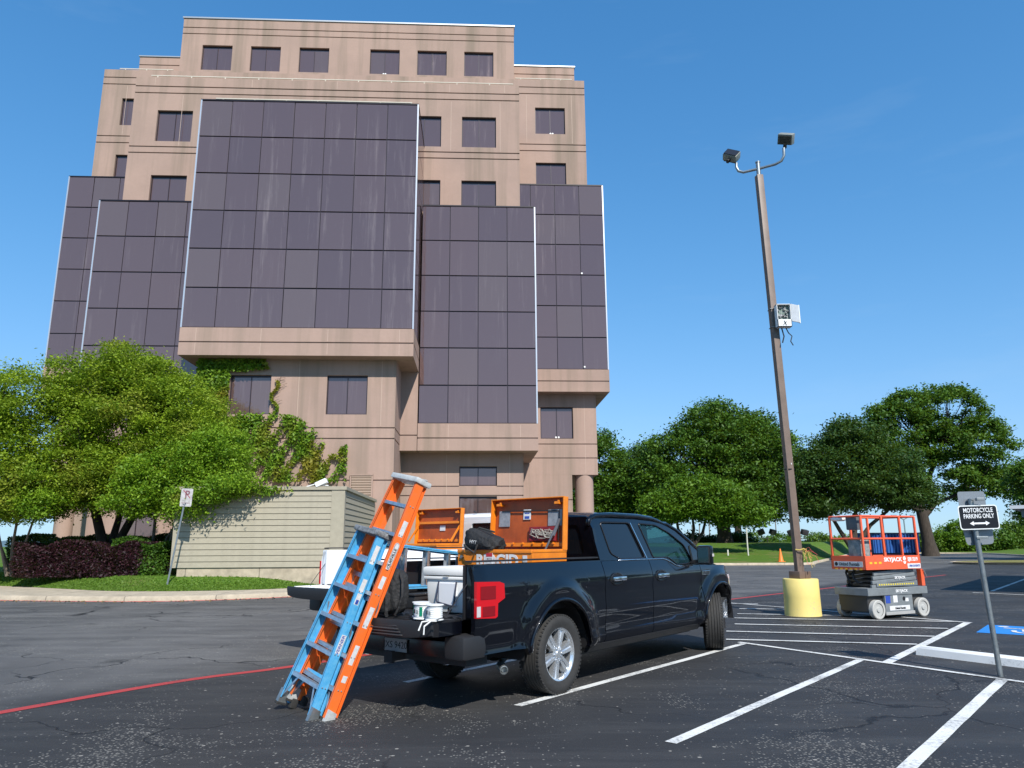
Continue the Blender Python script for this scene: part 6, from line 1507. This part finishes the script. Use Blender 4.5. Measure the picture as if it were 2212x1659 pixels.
# purple-leaved hedge and a green patch on top
def hedge(name, label, x0, x1, y0, y1, z0, z1, n, leaf, m, seed, bulge=.12):
    g = np.random.RandomState(seed); P = []
    u = g.uniform(size=(n, 3)); face = g.choice(3, n, p=[.5, .3, .2])
    P = np.stack([x0 + u[:, 0] * (x1 - x0), y0 + u[:, 1] * (y1 - y0), z0 + u[:, 2] * (z1 - z0)], 1)
    P[face == 0, 1] = y0 + np.abs(g.normal(size=(face == 0).sum())) * .10; P[face == 1, 2] = z1 - np.abs(g.normal(size=(face == 1).sum())) * .09
    lump = .11 * np.sin(P[:, 0] * 2.3 + seed) + .07 * np.sin(P[:, 0] * 5.1) + .06 * np.sin(P[:, 2] * 6 + P[:, 0] * 3)
    P[:, 1] += lump; P[:, 2] += lump * .8 * ((P[:, 2] - z0) / (z1 - z0))
    r = empty(name, ((x0 + x1) / 2, (y0 + y1) / 2, z0), 0, label, 'hedge')
    P = P - np.array([(x0 + x1) / 2, (y0 + y1) / 2, z0]); leaves('hedge_foliage', P, leaf, m, r, g.uniform(0, 1, n) ** 1.5, seed, .1)
    bm = B(); box(bm, -(x1 - x0) / 2 + .15, (x1 - x0) / 2 - .15, -(y1 - y0) / 2 + .22, (y1 - y0) / 2 - .1, 0, (z1 - z0) * .82); obj('hedge_core', bm, mat('twig_brown', (.018, .012, .010), 1), r)
M_PURPLE = make_leaf('shaded_purple_leaf', (.014, .004, .008), (.055, .012, .022), None, .15)  # leaf colour darkened to carry the shade of the trees above
hedge('hedge', 'dark purple-leaved hedge in the shade under the left trees', -17.2, -12.3, 26.0, 27.2, .5, 1.62, 26000, .07, M_PURPLE, 5)
hedge('hedge', 'low green shrubs poking out of the right end of the purple hedge', -13.9, -12.0, 26.15, 27.1, .5, 1.72, 8000, .075, M_LEAF_R, 8)
hedge('hedge', 'dark green hedge row behind the purple hedge, beneath the trees', -20.5, -12.4, 30.6, 31.8, .6, 1.9, 16000, .10, M_LEAF_R3, 9)
# ivy on the lower wall and trailing on the enclosure
iv = empty('ivy', fac(-10.5, 34.1, 4.5), FA, 'ivy climbing the brown wall round the lower left window above the khaki enclosure', 'ivy')
g = np.random.RandomState(77)
def ivy_density(u, z):
    d = 0
    wig = .35 * math.sin(u * 2.1) + .25 * math.sin(z * 3.3 + u)
    if u < -11.45 and z > 4.2: d = max(d, 1 if z < 9.1 + .2 * wig else .75)
    if z > 9.42 and u < -9.3 + wig: d = max(d, .8 * smoothstep(-8.9, -10.5, u) * (z > 9.42 + max(0, (u + 11.0)) * .12))
    if u < -10.3 + .5 * wig and z < 7.3: d = max(d, .85)
    band = 7.35 - .62 * abs(u + 9.6) ** .9 + wig if u > -11.3 else 7.2
    if u > -11.4 and u < -5.9 and z < band + .4 and z > 4.3: d = max(d, .40 + .30 * math.sin(u * 3.7 + z * 2.0) + .22 * math.sin(u * 8 - z * 5))
    return d
U = []; 
while len(U) < 17500:
    u = g.uniform(-12.98, -5.6); z = g.uniform(3.5, 10.0)
    if any(a < u < b and c < z < e for a, b, c, e in ((-11.42, -9.62, 7.5, 9.28), (-7.0, -5.1, 7.4, 9.3))): continue
    if g.uniform() < ivy_density(u, z): U.append((u + 10.5, -g.uniform(.0, .16), z - 4.5))
for k in range(260):
    t = k / 260; U.append((-9.35 + .15 * math.sin(t * 9) + g.uniform(-.06, .06) + 10.5, -.03, 7.4 + t * 1.6 - 4.5))
leaves('ivy_leaves', np.array(U), .135, make_leaf('ivy_leaf', (.06, .15, .012), (.22, .36, .025), (.27, .25, .03), .3), iv, g.uniform(0, 1, len(U)), 78, .0)
bm = B(); r_ = random.Random(12)
for k in range(34):
    p = [(r_.uniform(-2.4, 1.5), -.015, r_.uniform(-.2, .8))]
    for i in range(9):
        q = (p[-1][0] + r_.uniform(-.1, .45), -.015, p[-1][2] + r_.uniform(-.1, .42))
        if -.92 < q[0] < .9 and q[2] > 2.95: break
        if q[0] > 4.6 or q[2] > 3.4: break
        p.append(q)
    if len(p) > 1: tube(bm, p, .012, 4)
tube(bm, [(1.15, -.015, 2.9), (1.10, -.015, 3.6), (1.18, -.015, 4.2), (1.4, -.015, 4.7)], .014, 4)
for k in range(8): tube(bm, [(1.12, -.015, 3.3 + k * .18), (1.12 + r_.uniform(.2, .6), -.015, 3.4 + k * .18 + r_.uniform(0, .2))], .008, 4)
obj('ivy_stem', bm, mat('ivy_stem', (.10, .06, .03), .9), iv)
iv2 = empty('ivy', fac(-8, 25.95, 3.4), FA, 'short ivy trails hanging over the top edge of the khaki enclosure', 'ivy')
U = []
for k in range(1500):
    u = g.choice([g.normal(-9.9, .35), g.normal(-8.5, .25), g.normal(-7.35, .42), g.normal(-10.3, .2)])
    if -10.6 < u < -6.3: U.append((u + 8, -.06 - g.uniform(0, .1), -.05 + g.normal() * .10 - .12 * (u < -9.3) * abs(g.normal()) * 3))
leaves('ivy_leaves', np.array(U), .10, MATS.get('x') or bpy.data.materials['ivy_leaf'], iv2, g.uniform(0, 1, len(U)), 79)
# trees of the right lawn
def lz(x, y): return lawn_z(x, y)
G_ = 'trees on the far lawn'
make_tree('oak_tree', 'small round bright green tree with forked stem behind the truck bonnet', 'tree', (14.5, 62, .5),
    [([(14.5, 62, .3), (14.5, 62, 1.3), (13.6, 62, 2.6), (13.5, 62, 3.6)], .16, .10), ([(14.5, 62, 1.0), (14.9, 62, 2.6), (14.8, 62, 4.2)], .15, .09), ([(14.5, 62, .9), (15.6, 62, 2.3), (16.0, 62, 3.6), (17.4, 62, 4.2)], .15, .08)],
    [(13.6, 62, 4.6, 2.8, 2.4, 1.3), (16.6, 62, 5.0, 2.9, 2.4, 1.6), (14.9, 61.8, 5.6, 2.2, 2.2, 1.4), (19.2, 62, 3.9, 1.7, 1.8, 1.0), (12.0, 61.5, 4.0, 1.3, 1.5, .9), (17.5, 61.5, 4.0, 2.4, 1.8, 1.1)],
    46000, .20, M_LEAF_R2, .42, 41, group=G_, nlimb=26, per=100)
make_tree('oak_tree', 'largest dark green tree with thick trunk, centre of the far lawn', 'tree', (21.3, 76, 1.0),
    [([(21.3, 76, .6), (21.3, 76, 2.4), (21.0, 76, 5.0), (20.4, 76, 8)], .82, .42), ([(21.3, 76, 3), (23.2, 76, 5.6), (25, 76, 8)], .4, .25)],
    [(20.5, 76, 9.5, 5.5, 4.5, 5.0), (17.0, 76, 9.0, 4.5, 4.0, 3.8), (24.8, 76, 9.6, 4.8, 4.0, 4.4), (20.6, 76, 13.2, 3.3, 3.0, 2.6), (26.8, 76, 6.2, 3.6, 3.0, 2.6), (16.0, 75, 6.0, 3.5, 3.0, 2.5), (23, 74, 5.6, 3.2, 2.5, 2.0), (25.0, 76, 13.0, 1.9, 2.0, 1.5)],
    95000, .24, M_LEAF_R, .55, 43, group=G_, nlimb=40, zmin=3.0, per=110, fill=.5)
make_tree('oak_tree', 'dark tree seen between the light pole and the thick-trunked tree top, rear row', 'tree', (27.5, 92, 1.0),
    [([(27.5, 92, .5), (27.5, 92, 3), (27.4, 92, 7)], .5, .3)], [(30.4, 92, 13.3, 3.6, 3.2, 4.2), (29, 92, 9, 5, 4, 4)], 26000, .28, M_LEAF_R3, .7, 45, group=G_, nlimb=16, per=110)
make_tree('oak_tree', 'mid green tree just right of the office block corner', 'tree', (10.6, 80, 1.0),
    [([(10.6, 80, .5), (10.6, 80, 3), (10.4, 80, 6)], .4, .25)], [(9.2, 80, 9.5, 3.1, 3, 3.9), (9.0, 80, 5.6, 3.4, 3, 3.0), (11.6, 79, 7.0, 2.0, 2.4, 2.6)], 38000, .24, M_LEAF_R, .55, 47, group=G_, nlimb=20, per=110)
make_tree('oak_tree', 'dark tree with feathery top behind the second gap right of the office block', 'tree', (15.3, 88, .8),
    [([(15.3, 88, .5), (15.3, 88, 3), (15.2, 88, 6)], .4, .25)], [(15.6, 88, 9.0, 3.4, 3, 4.2), (13.6, 87, 6.2, 3.0, 3, 3.0), (17.4, 87, 7.0, 3.0, 3, 3.4)], 40000, .24, M_LEAF_R3, .55, 49, group=G_, nlimb=20, per=110)
make_tree('live_oak', 'dark wide live oak with several slanting stems right of the light pole', 'tree', (27.9, 62, .9),
    [([(27.9, 62, .5), (28.0, 62, 2.2), (28.3, 62, 3.8)], .32, .22), ([(27.9, 62, .7), (26.9, 62, 2.4), (26.0, 62, 4.2)], .2, .12), ([(27.95, 62, .9), (29.4, 62, 2.8), (31.0, 62, 4.0)], .2, .12)],
    [(27.6, 62, 7.2, 3.9, 3.4, 3.4), (25.2, 62, 6.0, 2.6, 2.6, 2.8), (31.2, 62, 6.9, 3.0, 3.0, 2.8), (28.6, 62, 9.8, 2.6, 2.6, 2.0), (32.4, 61, 5.2, 2.0, 2, 1.3), (24.8, 61.5, 4.4, 1.3, 1.8, .9)],
    70000, .19, M_LEAF_R3, .40, 51, group=G_, nlimb=50, zmin=3.7, per=110)
make_tree('oak_tree', 'tall open tree with dark bare trunk behind the blue container', 'tree', (43.2, 78.5, .1),
    [([(43.2, 78.5, 0), (43.1, 78.5, 1.6), (42.8, 78.5, 4.4), (42.6, 78.5, 6.2)], .66, .46), ([(42.7, 78.5, 4.6), (40.6, 78.5, 5.8), (38.9, 78.5, 6.3)], .26, .14), ([(42.8, 78.5, 3.9), (44.4, 78.5, 5.4), (47.6, 78.5, 6.6)], .28, .14), ([(42.7, 78.5, 5.2), (41.8, 78.5, 8.2), (41.0, 78.5, 11)], .30, .16), ([(42.7, 78.5, 5.4), (44.2, 78.5, 8.5), (46, 78.5, 12)], .30, .16), ([(43, 78.5, 6), (43.2, 78.5, 9), (43, 78.5, 12.5)], .24, .14)],
    [(41.4, 78.5, 13.0, 3.2, 3.2, 3.6), (46.8, 78.5, 15.0, 3.4, 3.2, 2.8), (50.2, 78.5, 11.2, 2.8, 2.8, 3.2), (39.4, 78.5, 10.6, 2.4, 2.6, 2.4), (48.6, 78.5, 7.6, 3.2, 2.8, 1.7), (40.8, 78.5, 7.7, 2.9, 2.6, 1.3), (43.6, 79, 10.2, 2.0, 2.0, 1.0), (42.8, 78.5, 16.0, 1.8, 2.0, 1.3), (52.0, 78, 7.0, 1.8, 1.8, 1.1), (46, 78, 11.6, 2.4, 2.4, 1.6)],
    64000, .25, M_LEAF_R, .50, 53, group=G_, nlimb=80, per=150, fill=.6)
make_tree('oak_tree', 'tree branch mass entering at the right picture edge above the canopy', 'tree', (44.5, 60, 0),
    [([(44.5, 60, 0), (44.5, 60, 3), (44, 60, 6)], .4, .25)], [(42.4, 60, 6.7, 1.9, 2, 1.3), (42.6, 60, 3.9, 2.0, 2, 1.5), (45, 60, 8, 3, 3, 3)], 20000, .22, M_LEAF_R, .45, 55, group=G_, nlimb=16, per=100)
GB = 'bushes beyond the far kerb'
def bush(x, y, z0, rx, rz, n, m, seed, label):
    make_tree('bush', label, 'bush', (x, y, z0), [([(x, y, z0), (x, y, z0 + rz * .6)], .08, .05)], [(x, y, z0 + rz * .9, rx, rx * .8, rz), (x + rx * .5, y, z0 + rz * .6, rx * .6, rx * .6, rz * .7), (x - rx * .5, y, z0 + rz * .5, rx * .6, rx * .6, rz * .6)], n, .24, m, .4, seed, group=GB, nlimb=6, per=90)
bush(56.8, 97, -.2, 2.5, 2.2, 9000, M_LEAF_R2, 61, 'mid green bush left of the motorcycle sign plate')
bush(61.5, 96, -.4, 1.9, 1.7, 6000, M_LEAF_R, 62, 'dark bush hidden behind the motorcycle sign')
bush(65.2, 98, -.3, 2.0, 2.4, 8000, M_LEAF_B, 63, 'bright yellow-green bush right of the motorcycle sign')
bush(69.2, 99, -.3, 2.4, 1.9, 8000, M_LEAF_R, 64, 'dark bush at the right picture edge below the canopy')
bush(53.4, 97, -.3, 1.5, 1.4, 5000, M_LEAF_B, 65, 'small olive bush at the foot of the dark bare trunk')
hz_ = [(32.5, 112, 36), (36.5, 112, 37), (40.5, 114, 38), (45.5, 112, 39), (50.5, 112, 40)]
for k, (x, y, sd) in enumerate(hz_):
    bush(x, y, -1.0, 2.9, 2.0, 8000, (M_LEAF_R2, M_LEAF_B)[k % 2], sd, ['distant bush behind the twin floodlights, leftmost', 'distant yellowish bush behind the twin floodlights', 'distant bush beside the light pole foot', 'distant yellowish bush seen through the lift rails', 'distant bush between lift rails and blue container'][k])
for k, (x, sd) in enumerate(((19.5, 81), (22.8, 82), (24.8, 83))):
    bush(x, 84, .9, 1.9, .75, 5000, M_LEAF_R3, sd, ['dark low shrub left of the thick trunk on the mound', 'dark low shrub close behind the thick trunk', 'dark low shrub right of the thick trunk'][k])
# turf blades along the near lawn edge
g = np.random.RandomState(5); Pg = []
for i in range(len(ge) - 1):
    a = Vector(ge[i]); b = Vector(ge[i + 1]); L_ = (b - a).length
    if a.y > 33 or a.x < -24: continue
    c = Vector(far_l[i]) - a; c.normalize()
    for k in range(int(L_ * 1300)):
        t = g.uniform(); s = abs(g.normal()) * .9
        p = a.lerp(b, t) + c * s; tt = s / max(1, (Vector(far_l[i]) - a).length)
        Pg.append((p.x, p.y, lh(tt, 0, 0) + .012))
Pg = np.array(Pg)
tf = leaves('turf_blades', Pg, .05, make_leaf('turf_leaf', (.07, .15, .015), (.16, .26, .035), None, .3), None, g.uniform(0, 1, len(Pg)), 6, -.3, 1.6, 'stuff')
tag(tf, 'short sunlit lawn grass in front of the khaki enclosure', 'grass')
# trees standing across the lot behind the photographer: they show only as dark shapes mirrored in paint and glass
def far_tree(x, y, h, w, seed, label):
    make_tree('lot_tree', label, 'tree', (x, y, 0), [([(x, y, 0), (x, y, h * .5)], .3, .2)], [(x, y, h * .62, w, w, h * .38), (x + w * .5, y, h * .5, w * .6, w * .6, h * .28)], 5000, .55, M_LEAF_R, .8, seed, group='trees across the lot', nlimb=6, per=60)
for k, (x, y, h, w) in enumerate(((18, -34, 9, 5), (34, -22, 8, 5), (45, -6, 9, 6), (6, -42, 10, 6), (-12, -44, 9, 5.5), (56, 10, 9, 6), (28, -40, 10, 6), (-30, -36, 9, 6), (60, 30, 8, 5))):
    far_tree(x, y, h, w, 200 + k, 'leafy tree across the lot behind the camera, mirrored dark in glass and paint')

g = np.random.RandomState(44); Pl = []
for i in range(len(kl) - 1):
    a = Vector(kl[i]); b = Vector(kl[i + 1])
    if a.y > 27 or a.x < -24: continue
    t_ = (b - a).normalized(); nn_ = Vector((t_.y, -t_.x))
    for k in range(int((b - a).length * 26)):
        p = a.lerp(b, g.uniform()) + nn_ * abs(g.normal()) * .35; Pl.append((p.x, p.y, .012))
lt = leaves('leaf_litter', np.array(Pl), .055, mat('dry_leaf', (.22, .14, .05), .8, noise=.5, nscale=3), None, g.uniform(0, 1, len(Pl)), 45, 2.0, 1.5, 'stuff')
tag(lt, 'scattered dry leaves and grit in the gutter along the left kerb', 'leaf litter')
